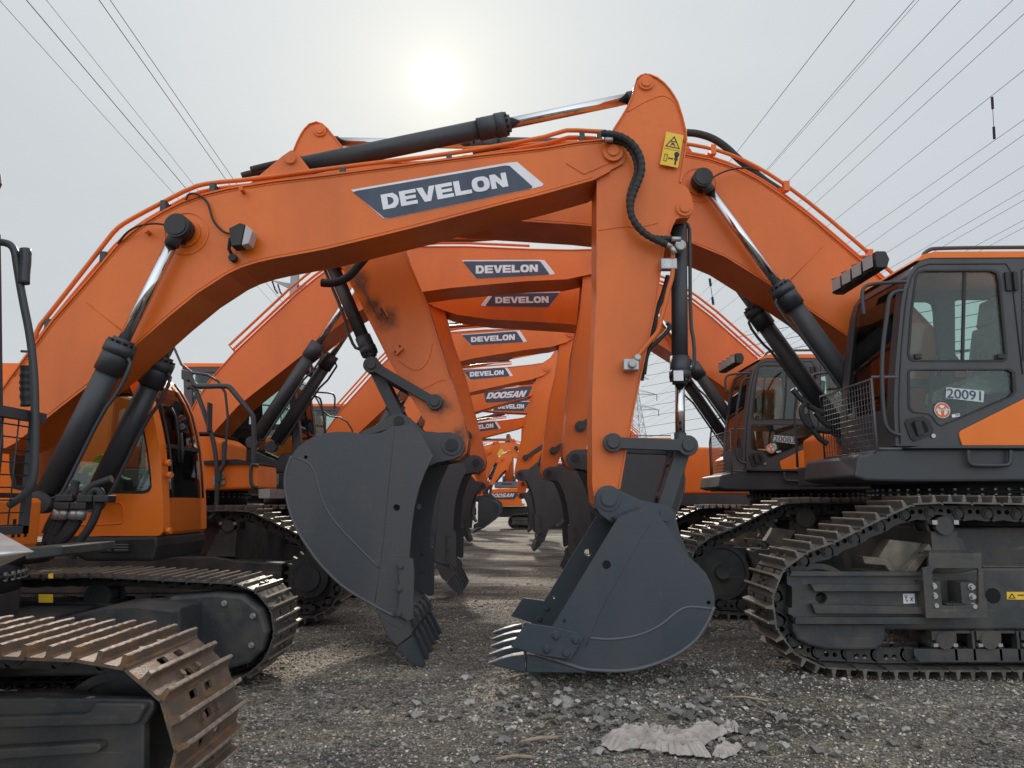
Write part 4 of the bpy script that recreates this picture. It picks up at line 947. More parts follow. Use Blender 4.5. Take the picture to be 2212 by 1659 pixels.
# ================================================================ front-left machine (L1)
def make_L1():
    Yc = 6.48; root = empty('excavator', (-4.6, Yc, 0))
    tag(root, 'excavator with the big front DEVELON boom and rounded orange cab', 'excavator', GL)
    i = upper(root, 1, Yc, BOOM_A, BOOM_A['foot'], BOOM_A['tippin'], ARM_A, ARM_A['bk'], BK_A, BK_A['tippt'], 0, pipes=False)
    boom, arm = i['boom'], i['arm']
    yf = Yc-.25
    logo(boom, UZ(4, YA, (852,957),(1688,806),(1708,898),(870,1055)), yf+.012, -1)
    # twin pipes on the boom's back, traced
    up_ = U([(68,775),(75,745),(86,708),(108,682),(229,527),(252,498),(275,481),(340,446),(418,406),(457,397),(542,390),(738,363),(973,335),(1163,302),(1212,287),(1228,283),(1300,287)], YA+.09)
    lo_ = U([(70,770),(82,735),(120,684),(240,540),(285,498),(330,468),(420,418),(470,407),(542,400),(738,374),(973,346),(1163,315),(1214,301),(1232,296),(1300,300)], YA+.16)
    for ln, y in ((up_, yf+.07), (lo_, yf+.16)):
        p = MB(); p.tube([(a, y, b) for a, b in ln], .020, 10, smoothing=1); build(p, 'oil_pipe', ORANGE, boom)
    for q in ((97,695),(217,548),(348,437),(455,399),(737,366),(969,338),(1258,290),(1296,291)):
        cl = MB(); a, b = P(q, YA); cl.box(a-.025, a+.025, yf+.03, yf+.20, b-.06, b+.035); build(cl, 'pipe_clamp', DARK, boom, bevel=.005)
    # hoses over the tip
    def hose(parent, k, pts, y, r, corr=.03, nm='hose', mat=RUBBER):
        y = y if isinstance(y, list) else [y]*len(pts)
        q = Z(k, *pts); w = [(P(p, yy)[0], yy, P(p, yy)[1]) for p, yy in zip(q, y)]
        h = MB(); h.tube(w, r, 10, smoothing=2, corr=corr); return build(h, nm, mat, parent)
    hose(boom, 5, [(325,548),(430,560),(500,590),(560,650),(590,720),(595,800),(570,870),(535,950),(515,1020),(520,1090),(560,1160),(620,1220),(690,1255),(760,1285)], 6.12, .034)
    hose(boom, 5, [(345,590),(420,595),(480,615),(530,670),(560,740),(562,810),(540,870),(512,950),(508,1020),(520,1095),(560,1170),(620,1225),(680,1245),(790,1248)], 6.18, .030)
    for a, b in (((330,552),(400,560)),((350,590),(400,593)),((735,1272),(790,1300)),((790,1248),(850,1250)),((790,1300),(812,1345))):
        f = MB(); pa, pb = UZ(5, 6.12, a, b); f.cyl((pa[0], 6.12, pa[1]), (pb[0], 6.12, pb[1]), .022, n=12); build(f, 'hose_fitting', GALV, boom)
    # stubs, work light, cable on the boom web
    for q in ((985,378),(1608,105)):
        a = UZ(1, YA, q)[0]; m = MB(); m.cyl((a[0], yf+.01, a[1]), (a[0]+.01, yf-.09, a[1]-.01), .018, n=12); build(m, 'pipe_stub', ORANGE, boom)
    a = UZ(1, 6.1, (1590,395))[0]; m = MB()
    m.prism([off(a, d) for d in ((-.09,.05),(.0,.10),(.045,.085),(.02,-.10),(-.06,-.11))], yf-.17, yf-.03)
    m.cm = 1; m.prism([off(a, d) for d in ((.050,.085),(.115,.03),(.085,-.085),(.025,-.10))], yf-.165, yf-.04); m.cm = 0
    m.tube([(a[0]-.10, yf-.10, a[1]-.01), (a[0]-.12, yf-.06, a[1]-.10), (a[0]-.09, yf, a[1]-.17)], .016, 8); m.disc(off(a, (-.09,-.17)), .035, yf-.06, yf, 16)
    build(m, 'work_light', [BLACK, LENS], boom, bevel=.012)
    hose(boom, 1, [(1230,160),(1240,125),(1280,115),(1320,128),(1370,170),(1390,230),(1405,290),(1440,340),(1490,380),(1545,385)], yf-.03, .010, 0, 'lamp_cable')
    hose(boom, 1, [(780,450),(830,380),(900,335),(1000,315),(1080,320),(1165,355)], [yf, yf-.05, yf-.08, yf-.1, yf-.12, yf-.14], .009, 0, 'grease_line')
    hose(boom, 4, [(0,790),(120,760),(240,735),(300,712),(350,730)], Yc, .03, 0)
    hose(boom, 4, [(-60,830),(0,812),(100,805),(180,800)], Yc+.1, .03, 0)
    # warning plate on the arm head
    ya = Yc-.26+.01
    q = UZ(5, YAb, (750,550),(863,575),(826,788),(708,765))
    m = MB(); m.prism(q, ya-.004, ya)
    qq = (q[0], q[1], q[2], q[3]); G = lambda u, v: bil(qq, u, v)
    m.cm = 1
    rim = [G(.04,.98),G(.96,.98),G(.96,.02),G(.04,.02)]
    tri = [G(.5,.92),G(.93,.56),G(.08,.56)]; tin = [G(.5,.86),G(.84,.59),G(.17,.59)]
    m.prism(tri, ya-.006, ya-.004, [tin])
    m.prism([G(.34,.76),G(.66,.76),G(.66,.735),G(.34,.735)], ya-.006, ya-.004); m.prism([G(.36,.70),G(.50,.72),G(.66,.63),G(.62,.61),(G(.5,.66)),G(.40,.62),G(.36,.64),G(.44,.68)], ya-.006, ya-.004)
    m.prism([G(.05,.505),G(.95,.505),G(.95,.495),G(.05,.495)], ya-.006, ya-.004)
    m.prism([G(.14,.34),G(.32,.34),G(.32,.12),G(.14,.12)], ya-.006, ya-.004, [[G(.17,.325),G(.29,.325),G(.29,.135),G(.17,.135)]])
    m.prism([G(.36,.23),G(.44,.27),G(.44,.245),G(.58,.245),G(.58,.27),G(.66,.23),G(.58,.19),G(.58,.215),G(.44,.215),G(.44,.19)], ya-.006, ya-.004)
    m.prism([G(.72,.34),G(.90,.34),G(.91,.2),(G(.86,.2)),G(.86,.07),G(.76,.07),G(.76,.2),G(.71,.2)], ya-.006, ya-.004); hd = G(.81,.39); m.disc(hd, .024, ya-.006, ya-.004, 14)
    build(m, 'warning_sign', [YELLOW, BLACK], arm)
    # pipes and valve down the arm's back
    hose(arm, 10, [(300,180),(300,330),(270,420),(250,520),(215,640),(205,700),(150,760),(60,870)], Yc-.30, .020, 0, 'oil_pipe', ORANGE)
    hose(arm, 10, [(270,330),(230,480),(190,560),(170,700),(120,860),(100,960),(90,1020)], Yc-.05, .024, 0)
    hose(arm, 10, [(260,640),(280,660),(270,690),(180,780),(130,830),(110,980)], Yc-.12, .020, 0)
    m = MB(); a = UZ(10, 6.15, (30,915))[0]; m.box(a[0]-.07, a[0]+.06, Yc-.33, Yc-.24, a[1]-.05, a[1]+.05); m.disc(a, .035, Yc-.37, Yc-.33, 16); m.disc(off(a,(.05,.06)), .03, Yc-.34, Yc-.26, 12); build(m, 'pipe_valve', GALV, arm, bevel=.01); m = MB()
    a = UZ(10, 6.15, (270,245))[0]; m.box(a[0]-.06, a[0]+.08, Yc-.32, Yc-.24, a[1]-.05, a[1]+.05); build(m, 'pipe_bracket', GALV, arm, bevel=.01); m = MB()
    a = UZ(10, 6.15, (375,90))[0]; m.disc(a, .05, Yc-.2, Yc-.08, 16)
    build(m, 'hose_elbow', GALV, arm, bevel=.01)
    m = MB(); a, b = UZ(10, 6.3, (345,960),(345,985)); m.prism([off(a,(-.035,.02)), off(a,(.05,.02)), off(a,(.05,-.07)), off(a,(-.035,-.07))], Yc-.098, Yc-.092); build(m, 'white_sticker', WHITE, arm)
    # undercarriage
    undercarriage(root, SMALL, -2.34, 5.6, 1, 1.10, [SHOE, GROUSER, HOLE_SHADE], 'small_grey', True, True, ring=(-4.55, .98, .80), xnear=-3.9)
    m = MB(); m.prism(U([(-200,1400),(-80,1340),(0,1338),(150,1330),(270,1300),(330,1296),(410,1306),(425,1300),(425,1400),(300,1440),(-200,1450)], 6.2), 5.9, 6.38); build(m, 'carbody_leg', FRAME, root, bevel=.02)
    m = MB(); m.prism(U([(128,1275),(157,1275),(157,1292),(128,1292)], 6.15), 5.886, 5.892); build(m, 'warning_sticker', YELLOW, root)
    m = MB(); a = P((108,1245), 5.1); m.prism(U([(104,1240),(114,1238),(114,1249),(105,1250)], 5.05), 5.05, 5.055); build(m, 'warning_tag', YELLOW, root)
    # deck, tool box, cab base
    m = MB(); m.box(-8.5, -3.75, 5.25, 6.2, 1.02, 1.145); m.box(-8.5, -4.2, 6.2, 6.99, .98, 1.14); m.prism(UZ(2, 7.0, (490,1065),(1040,1055),(1043,1120),(1010,1222),(560,1222),(500,1195)), 7.0, 8.1)
    build(m, 'deck', BLACK, root, bevel=.03)
    m = MB(); m.prism(U([(75,1180),(161,1177),(161,1196),(86,1206)], 5.35), 5.2, 5.9); build(m, 'step_plate', FRAME, root, bevel=.008)
    for x0_, x1_ in ((655,740),(752,860)):
        m = MB(); m.prism(UZ(2, 6.99, (x0_,1095),(x1_,1095),(x1_,1160),(x0_,1160)), 6.985, 6.992); m.cm = 1
        for k in range(3): m.prism(UZ(2, 6.99, (x0_+10,1108+k*18),(x1_-10,1108+k*18),(x1_-10,1112+k*18),(x0_+10,1112+k*18)), 6.981, 6.985)
        build(m, 'data_plate', [BLACK, GALV], root)
    tb = MB(); tb.box(-8.4, -3.70, 5.36, 5.92, 1.15, 1.53); build(tb, 'tool_box', ORANGE2, root, bevel=.035)
    for y_ in (5.60, 5.665, 5.74): tb = MB(); tb.box(-3.70, -3.697, y_-.017, y_+.017, 1.24, 1.375); build(tb, 'vent_slot_shade', HOLE_SHADE, root)  # black slips on the box front give the vents' shade as colour
    _ = '''; slots = [UZ(13, 5.3, (a_,890),(a_+50,890),(a_+45,1105),(a_-5,1108)) for a_ in (285,352,428)]
    tb.prism(UZ(13, 5.3, (-900,640),(430,650),(480,618),(600,632),(635,668),(628,900),(605,1222),(400,1250),(-900,1260)), 5.3, 5.34, slots)
    tb.prism(UZ(13, 5.3, (-900,640),(430,650),(480,618),(600,632),(635,668),(628,900),(605,1222),(400,1250),(-900,1260)), 5.5, 6.0)
    build(tb, 'tool_box', ORANGE2, root, bevel=.02)
    m = MB(); m.prism(UZ(13, 5.5, (285,880),(480,880),(470,1110),(280,1110)), 5.38, 5.49); build(m, 'vent_backing', GALV, root)
    '''
    m = MB(); m.box(-8.4, -3.85, 5.34, 5.94, 1.532, 1.57); build(m, 'box_lid', BLACK, root, bevel=.01)
    _ = '''m = MB(); m.prism(UZ(13, 5.3, (-800,545),(500,545),(548,600),(500,612),(-800,612)), 5.35, 5.95); build(m, 'box_lid', BLACK, root, bevel=.02)'''
    m = MB(); m.box(-8.5, -6.3, 6.95, 8.1, 1.18, 3.05); m.box(-8.5, -5.4, 5.2, 6.9, 1.18, 2.3); build(m, 'engine_house', ORANGE2, root, bevel=.06)
    m = MB(); m.box(-9.5, -8.52, 5.1, 8.1, .95, 2.4); build(m, 'counterweight', DARK, root, bevel=.1)
    # cab
    c = lambda *p: UZ(2, 7.05, *p)
    outl = c((-300,1062),(1050,1052),(1075,1030),(1078,960),(1075,800),(1066,600),(1052,450),(1030,330),(1000,200),(960,100),(915,20),(870,-40),(800,-85),(-250,-90))
    win = c((180,770),(80,740),(60,620),(60,60),(100,20),(800,10),(850,50),(905,170),(950,330),(980,500),(1000,660),(1003,735),(985,765),(950,776))
    m = MB(); m.prism(outl, 7.05, 7.10, [win]); m.prism(outl, 8.0, 8.05, [win])
    fr = outl[1:12]; m.strip(fr[1:], .055, 7.10, 7.19); m.strip(fr[1:], .055, 7.91, 8.0); m.strip(fr[:4], .055, 7.19, 7.91)
    m.strip(outl[10:], .05, 7.10, 8.0)
    cab = build(m, 'cab', ORANGE2, root, bevel=.015)
    m = MB(); cx = sum(p[0] for p in win)/len(win); cz = sum(p[1] for p in win)/len(win)
    for y0, y1 in ((7.065, 7.075), (8.02, 8.03)):
        g = MB(); g.prism([(cx+(p[0]-cx)*.998, cz+(p[1]-cz)*.998) for p in win], y0, y1); go = build(g, 'side_window', GLASS, cab)
        k = MB(); k.prism(win, y0-.006, y1-.004, [[(cx+(p[0]-cx)*.955, cz+(p[1]-cz)*.94) for p in win]]); build(k, 'window_gasket', BLACK, go)
    g = MB(); g.strip([(a-.0, b) for a, b in fr[3:]], .01, 7.19, 7.91); build(g, 'windshield', GLASS, cab)
    g = MB(); g.strip(fr[1:4], .012, 7.19, 7.91); build(g, 'lower_windshield', GLASS, cab)
    g = MB(); a, b = fr[5]; g.box(a-.02, a+.03, 7.19, 7.91, b-.02, b+.02); g.tube([(a_+.03, 7.2, b_) for a_, b_ in fr[3:]], .012, 6); g.tube([(a_+.03, 7.9, b_) for a_, b_ in fr[3:]], .012, 6); build(g, 'windshield_seal', BLACK, cab)
    g = MB(); g.tube([(x+.05, 7.25, z) for x, z in c((1085,560),(1085,380),(1065,250),(1035,190))], .012, 6); g.tube([(x+.06, 7.27, z) for x, z in c((1095,560),(1098,480),(1085,360))], .018, 6); build(g, 'wiper', BLACK, cab)
    g = MB(); g.tube([(x, 7.045, z) for x, z in c((480,985),(790,975),(815,960),(822,900),(815,850),(790,832),(690,830))], .006, 6, smoothing=1); build(g, 'panel_seam', ORANGE2, cab)
    g = MB()
    for q in ((1088,1020),(1090,650),(1080,570)): a = c(q)[0]; g.cyl((a[0], 7.08, a[1]), (a[0]+.05, 7.08, a[1]), .03, n=12)
    build(g, 'door_bump', ORANGE2, cab)
    g = MB(); z0 = outl[0][1]; g.prism([(-5.0, z0), (-4.5, z0), (-4.45, z0+.5), (-5.05, z0+.5)], 7.3, 7.8); g.prism([(-5.15, z0+.5), (-4.98, z0+.5), (-5.0, z0+1.2), (-5.2, z0+1.2)], 7.3, 7.8); g.prism([(-4.0, z0), (-3.7, z0), (-3.8, z0+.55), (-3.95, z0+.6)], 7.3, 7.5)
    g.box(-4.2, -3.6, 7.3, 7.9, z0, z0+.05); build(g, 'seat', BLACK, cab, bevel=.04)
    g = MB(); g.tube([(x, 7.4, z) for x, z in UZ(2, 7.4, (530,640),(560,590),(610,600),(640,540),(680,520),(690,540),(640,570),(620,640),(590,650))], .02, 6, smoothing=1); build(g, 'yellow_lever', paint('yellow_green_plastic', (.62,.62,.03), (.5,.5,.05), .5, .3), cab)
    g = MB(); g.prism(UZ(2, 7.7, (1100,965),(1195,882),(1205,900),(1190,950),(1108,978)), 7.6, 7.8); build(g, 'paper_sheet', paint('blue_white_paper', (.45,.58,.60), (.4,.5,.52), .6, .3), cab)
    g = MB(); g.prism([(fr[4][0]+.014, fr[4][1]-.05), (fr[4][0]+.018, fr[4][1]-.05), (fr[4][0]+.010, fr[4][1]-.35), (fr[4][0]+.006, fr[4][1]-.35)], 7.2, 7.28); build(g, 'white_sticker', WHITE, cab)
    # mirror rail behind the cab roof
    def tube(k, Y, r, nm, *p):
        t = MB(); t.tube([(a, Y, b) for a, b in UZ(k, Y, *p)], r, 8, smoothing=1); return build(t, nm, DARK, root)
    # hydraulic hoses at the foot of the boom cylinders
    yh = 5.98
    for pts in ([(1010,380),(985,450),(985,560),(930,640),(880,700)], [(1480,360),(1330,410),(1220,450),(1150,520),(1100,610),(1060,690)],
                [(1190,600),(1210,540),(1250,500),(1310,505),(1340,560),(1320,680),(1240,900),(1150,1060),(1060,1160),(1000,1300),(950,1400)],
                [(830,690),(900,560),(935,500),(960,500),(950,540)]):
        hose(root, 13, pts, yh, .032, 0)
    for pts in ([(760,880),(700,980),(650,1080),(620,1180),(640,1250)], [(830,880),(760,1000),(690,1120),(640,1230)], [(970,890),(900,1010),(820,1120),(720,1200),(650,1250)], [(1040,890),(970,1010),(880,1130),(760,1210)], [(900,560),(780,760),(680,930),(620,1080)]):
        hose(root, 13, pts, yh+.03, .038, 0)
    m = MB()
    for a, b in (((800,740),(750,890)),((865,740),(820,890)),((1010,750),(960,890)),((1090,750),(1045,890))):
        pa, pb = UZ(13, yh, a, b); m.cyl((pa[0], yh, pa[1]), (pb[0], yh, pb[1]), .044, n=12)
    build(m, 'hose_fitting', GALV, root)
    m = MB()
    for q in ((905,610),(1190,620),(890,715),(1080,715),(1380,620)):
        a = UZ(13, yh, q)[0]; m.box(a[0]-.07, a[0]+.07, yh-.07, yh+.05, a[1]-.028, a[1]+.028)
    build(m, 'hose_clamp', BLACK, root, bevel=.008)
    return root
# ================================================================ right-hand machines
def make_R(n):
    if n == 1:
        Yc = 7.95; foot, tip, bk, tt = BOOM_B['foot'], BOOM_B['tippin'], ARM_B['bk'], BK_B['tippt']; xf = 3.314; lab = 'excavator with dark cab marked 20091 beside the tracks at the right'
    elif n == 2:
        Yc = 12.6; Y = Yc-.32; foot, tip, bk = P((1740,960),Y), P((925,635),Y), P((1029,1000),Yc-.26); tt = P((1000,1282),Yc-.88); xf = 3.44; lab = 'excavator with dark cab marked 20083, second in the right row'
    elif n == 3:
        Yc = 27.4; Y = Yc-.32; foot, tip, bk = P((1412,1022),Y), P((1002,862),Y), P((1043,1049),Yc-.26); tt = P((1017,1171),Yc-.88); xf = 3.6; lab = 'far excavator facing left with a red beacon on its roof'
    elif n == 4:
        Yc = 44.0; Y = Yc-.32; foot, tip, bk = P((1197,1046),Y), P((1002,966),Y), P((1036,1063),Yc-.26); tt = P((1029,1128),Yc-.88); xf = foot[0]-1.3; lab = 'farthest right row excavator, small beyond the hanging arms at the lane end'
    root = empty('excavator', (xf+1.9, Yc, 0)); tag(root, lab, 'excavator', GR)
    fine = n < 3
    i = upper(root, -1, Yc, BOOM_B, foot, tip, ARM_B, bk, BK_B, tt, 0 if n == 1 else (1 if n == 2 else 2))
    if n == 2: logo(i['boom'], UZ(6, Yc-.32, (1447,470),(1803,465),(1805,508),(1448,511)), Yc-.32+.012, -1, flip=True)
    if n == 3: logo(i['boom'], UZ(6, Yc-.32, (1465,1178),(1640,1178),(1641,1207),(1466,1208)), Yc-.32+.012, -1, flip=True)
    mats = [SHOE, GROUSER, HOLE_SHADE]
    undercarriage(root, dict(BIG, dz=.10) if n == 1 else BIG, xf-.745, Yc, -1, 1.45, mats, 'big_grey', fine, False, ring=(xf+1.55, 1.62, .95), indiv=n < 3)
    cab_big(root, xf, Yc-1.60, 1, -1, fine, {1: '20091', 2: '20083'}.get(n), beacon=(n == 3))
    house_big(root, xf, Yc, -1, -1, fine)
    if n == 1:
        arm, boom = i['arm'], i['boom']; wl = world_loc(root)
        sp = [((a[0]-wl.x, YBb-wl.y, a[1]), r_) for (a, r_) in ((UZ(6, YBb, (735,600))[0], .26), (UZ(6, YBb, (1085,1190))[0], .24), (UZ(6, YBb, (1210,1380))[0], .17), (UZ(6, YBb, (560,360))[0], .22), (UZ(6, YBb, (640,520))[0], .2))]
        arm.data.materials[0] = stained('orange_paint_greasy', ORANGE, sp)
        def hose(parent, k, pts, y, r, corr=0, nm='hose', mat=RUBBER):
            q = Z(k, *pts); h = MB(); h.tube([(P(p, y)[0], y, P(p, y)[1]) for p in q], r, 10, smoothing=2, corr=corr); return build(h, nm, mat, parent)
        hose(boom, 5, [(885,545),(960,550),(1060,580),(1150,640),(1230,720),(1330,800),(1400,860),(1470,905),(1540,950)], 7.9, .042)
        hose(boom, 5, [(1035,860),(1080,830),(1140,800),(1220,780),(1300,778),(1370,800)], 7.5, .009, 0, 'grease_line')
        hose(arm, 6, [(300,375),(350,380),(420,370),(490,330),(540,270),(590,210)], 7.45, .045)
        m = MB()
        for k in range(4):
            a = [(445+k*12,240),(540+k*12,380),(660+k*5,570+k*16),(700,590+k*12)]; m.tube([(x, YBb-.008, z) for x, z in UZ(6, YBb, *a)], .0035, 6)
        build(m, 'grease_line', EDGE, arm)
        m = MB(); q = UZ(6, YBb, (690,545),(715,540),(745,600),(720,615)); m.prism(q, YBb-.04, YBb); q = UZ(6, YBb, (775,835),(820,795),(845,815),(800,858)); m.prism(q, YBb-.05, YBb)
        m.cm = 1
        for q in ((700,555),(708,570),(718,585),(727,600),(792,838),(822,802)): m.disc(UZ(6, YBb, q)[0], .013, YBb-.055, YBb-.035, 12)
        build(m, 'grease_block', [ORANGE, BLACK], arm)
        for pts in ([(1200,1180),(1160,1180),(1145,1215),(1160,1270),(1200,1330),(1270,1350),(1340,1360)], [(1180,1240),(1200,1300),(1260,1400),(1320,1440)], [(1090,1080),(1160,1160),(1230,1210),(1300,1240)], [(1240,1230),(1290,1290),(1340,1330)]):
            hose(root, 10, pts, 7.25, .028)
        ds = MB()
    return root
# ================================================================ left-hand machines behind the first
def make_L(n):
    S = {2: (11.2, (430,936), (1292,562), (1241,990), (1289,1298), 6, ((1318,262),(1733,255),(1733,303),(1318,315))),
         3: (16.2, (700,1000), (1232,719), (1185,1022), (1221,1238), 6, ((1287,735),(1580,715),(1580,753),(1287,768))),
         4: (21.4, (790,1030), (1179,795), (1124,1025), (1150,1190), 6, ((1280,965),(1505,953),(1505,983),(1280,997))),
         5: (24.6, (868,1040), (1160,838), (1146,1046), (1160,1168), 6, ((1400,1103),(1655,1087),(1645,1130),(1393,1143))),
         6: (30.2, (914,1052), (1138,908), (1127,1070), (1140,1150), 7, ((290,735),(490,712),(492,744),(292,766)))}[n]
    Yc, f, t, b, tt, k, lg = S
    lab = {2: 'second excavator of the left row, DEVELON boom above the dark bucket', 3: 'left row excavator with the third DEVELON boom from the top, behind a worn orange arm',
           4: 'left row excavator with its slim DEVELON boom just above the DOOSAN boom', 5: 'left row excavator with the grey DOOSAN badge on its boom', 6: 'far left row excavator whose boom shows only the letters ELON'}[n]
    Y = Yc-.32; foot, tip, bk, tp = P(f, Y), P(t, Y), P(b, Yc-.26), P(tt, Yc-.88)
    xf = foot[0]+1.25; root = empty('excavator', (xf-1.9, Yc, 0)); tag(root, lab, 'excavator', GL)
    i = upper(root, 1, Yc, BOOM_B, foot, tip, ARM_B, bk, BK_B, tp, 1 if n < 4 else 2, slim=.022 if n < 6 else .01)
    logo(i['boom'], [P(p, Y) for p in Z(k, *lg)], Y+.012, -1, text='DOOSAN' if n == 5 else 'DEVELON')
    fine = n == 2
    undercarriage(root, BIG, {2: -2.55, 3: xf+.7}.get(n, xf-.2), Yc, 1, 1.45, [SHOE, GROUSER, HOLE_SHADE], 'big_grey', fine, n == 2, ring=(xf-1.6, 1.62, .95), indiv=n == 2)
    cab_big(root, xf, Yc+1.60, -1, 1, False)
    house_big(root, xf, Yc, 1, 1, fine)
    if n == 2:
        m = MB(); m.prism(UZ(2, 9.6, (1345,600),(1370,560),(1570,560),(1700,580),(1705,740),(1350,755)), 9.6, 10.4); tb = build(m, 'tool_box', ORANGE2, root, bevel=.03)
        m = MB(); m.prism(UZ(2, 9.6, (1345,560),(1570,548),(1705,570),(1705,580),(1345,582)), 9.55, 10.4); build(m, 'box_lid', BLACK, tb)
        m = MB(); q = UZ(17, 9.58, (245,1300),(340,1285),(345,1370),(250,1375)); m.prism(q, 9.57, 9.6)
        m.cm = 1
        for a in ((258,1312),(328,1302),(258,1358),(328,1356)): m.hexbolt(UZ(17, 9.57, a)[0], 9.545, 9.57, .035)
        build(m, 'rail_bracket', [DARK, GALV], tb)
        def rail(r, Y_, *p):
            t_ = MB(); t_.tube([(a, Y_, c) for a, c in UZ(17, Y_, *p)], r, 8, smoothing=2); build(t_, 'grab_rail', DARK, root)
        rail(.034, 9.45, (0,310),(20,370),(60,440),(110,450),(340,445),(385,450),(420,490),(600,710),(620,750),(620,1180))
        rail(.030, 9.50, (-10,460),(30,452),(60,470),(90,520),(180,780),(240,960),(270,1200),(275,1480),(260,1640),(200,1700))
        rail(.028, 9.50, (340,970),(338,1180),(325,1215),(290,1270),(290,1350))
        rail(.024, 9.40, (660,1200),(610,1180),(592,1210),(590,1350),(610,1395),(650,1400))
        m = MB(); m.prism(UZ(17, 9.4, (185,600),(205,600),(200,880),(180,880)), 9.36, 9.5); m.prism(UZ(17, 9.45, (-60,290),(0,300),(30,370),(0,410),(-60,380)), 9.42, 9.5); build(m, 'mirror', DARK, root, bevel=.02)
        m = MB(); m.box(xf-.2, xf-.05, 9.7, 10.9, 1.75, 1.9); m.prism(UZ(17, 9.5, (690,1420),(795,1415),(795,1505),(690,1505)), 9.4, 10.0); build(m, 'step_plate', GALV, root)
    return root
# ================================================================ nearest-left machine, only its track and cab guard in view
def make_L0():
    root = empty('excavator', (-3.6, 2.2, 0)); tag(root, 'nearest excavator with rusty track and black mesh guard at the left edge', 'excavator', GL)
    mats = [RUST, RUSTG, HOLE_SHADE]
    c = dict(SMALL); c['zt'] = .875; c['zc'] = .435; c['R'] = .395; c['w'] = .72; c['p'] = .215; c['gpos'] = (-.098, .01); c['g'] = .058
    key = 'rusty'
    m = shoe_rusty(c, mats, key)
    track(root, c, -1.80, 3.66, -1, mats, key, individual=True, gr=True)
    track_frame(root, c, -1.80, 3.66, -1, -1, True, False)
    m = MB(); m.prism([(-7.5, 1.0), (-2.6, 1.0), (-2.3, 1.12), (-2.3, 1.2), (-7.5, 1.2)], 1.0, 3.3); build(m, 'deck', BLACK, root, bevel=.02)
    g = MB(); W3_ = lambda *p: UZ(3, 3.25, *p)
    g.prism(W3_((-300,1098),(640,1098),(690,1100),(1060,1108),(1088,1125),(1082,1185),(1012,1300),(1010,1700),(-300,1700)), 3.30, 3.36)
    g.prism(W3_((-300,1225),(610,1195),(650,1175),(690,1112),(1040,1118),(1055,1150),(1000,1255),(960,1275),(-300,1310)), 3.255, 3.30)
    g.prism(W3_((-300,1455),(690,1398),(745,1405),(752,1440),(715,1475),(-300,1545)), 3.235, 3.30)
    build(g, 'idler_guard', FRAME, root, bevel=.014, segs=3)
    # silver front plate
    m = MB(); vs = [(-1.115, 1.78), (-1.96, 2.90), (-4.2, 2.90), (-4.2, 1.62)]
    t = [m.addv(x, y, 1.385) for x, y in vs]; b = [m.addv(x-.12 if i == 0 else x, y, 1.385-(.02 if i < 1 else .14)) for i, (x, y) in enumerate(vs)]
    m.face(t); m.face(b[::-1])
    for i in range(4): j = (i+1) % 4; m.face((t[i], b[i], b[j], t[j]))
    build(m, 'deck_plate', SILVER, root, bevel=.008)
    # cab edge, guard mesh, rail, mirror
    m = MB(); m.prism([(-2.30, 1.25), (-2.30, 1.75), (-2.42, 2.75), (-2.55, 3.0), (-3.8, 3.0), (-3.8, 1.25)], 3.30, 3.36, [[(-2.40, 1.8), (-2.52, 2.7), (-2.62, 2.85), (-3.7, 2.85), (-3.7, 1.8)]])
    m.prism([(-2.30, 1.25), (-2.30, 1.75), (-2.42, 2.75), (-2.55, 3.0), (-3.8, 3.0), (-3.8, 1.25)], 2.3, 2.36, [[(-2.40, 1.8), (-2.52, 2.7), (-2.62, 2.85), (-3.7, 2.85), (-3.7, 1.8)]])
    m.strip([(-2.42, 2.75), (-2.55, 3.0), (-3.8, 3.0)], .05, 2.36, 3.3)
    cab = build(m, 'cab', CAB, root, bevel=.01)
    g = MB(); g.strip([(-2.32, 1.78), (-2.44, 2.74)], .01, 2.36, 3.30); build(g, 'windshield', GLASS, cab)
    g = MB(); x = -2.19
    for i in range(10): z = 1.40+.49*i/9; g.tube([(x, 2.45, z), (x, 3.37, z)], .0035, 5)
    for i in range(10): y = 2.45+.92*i/9; g.tube([(x+.004, y, 1.40), (x+.004, y, 1.89)], .0035, 5)
    for a, b in (((x-.012, 3.36, 1.36), (x+.012, 3.40, 1.86)), ((x-.012, 2.4, 1.36), (x+.012, 3.40, 1.395)), ((x-.012, 2.4, 1.86), (x+.03, 3.42, 1.905))): g.box(a[0], b[0], a[1], b[1], a[2], b[2])
    build(g, 'mesh_guard', DARK, cab)
    def tube(r, nm, mat, *p, Y=3.3, sm=1, corr=0):
        t_ = MB(); t_.tube([(a, Y, b) for a, b in p], r, 10, smoothing=sm, corr=corr); return build(t_, nm, mat, cab)
    tube(.017, 'grab_rail', DARK, *UZ(1, 3.3, (-90,430),(20,440),(70,455),(100,500),(110,580),(150,820),(200,1060),(225,1300),(232,1500),(232,1840),(225,2000),(180,2100),(60,2180)), sm=2)
    tube(.024, 'mirror_arm', DARK, *UZ(1, 3.3, (168,485),(170,560),(160,640),(158,715)), sm=1)
    tube(.012, 'mirror_arm', DARK, *UZ(1, 3.3, (105,515),(200,520)), sm=0); tube(.012, 'mirror_arm', DARK, *UZ(1, 3.3, (115,580),(195,590)), sm=0)
    tube(.028, 'hose', RUBBER, *UZ(1, 3.45, (175,1260),(170,1400),(178,1520)), Y=3.45, sm=1, corr=.03)
    m = MB(); m.prism(UZ(1, 3.2, (-60,-60),(-10,-40),(15,0),(22,60),(0,110),(-60,120)), 3.1, 3.2); build(m, 'mirror', BLACK, cab, bevel=.01)
    return root
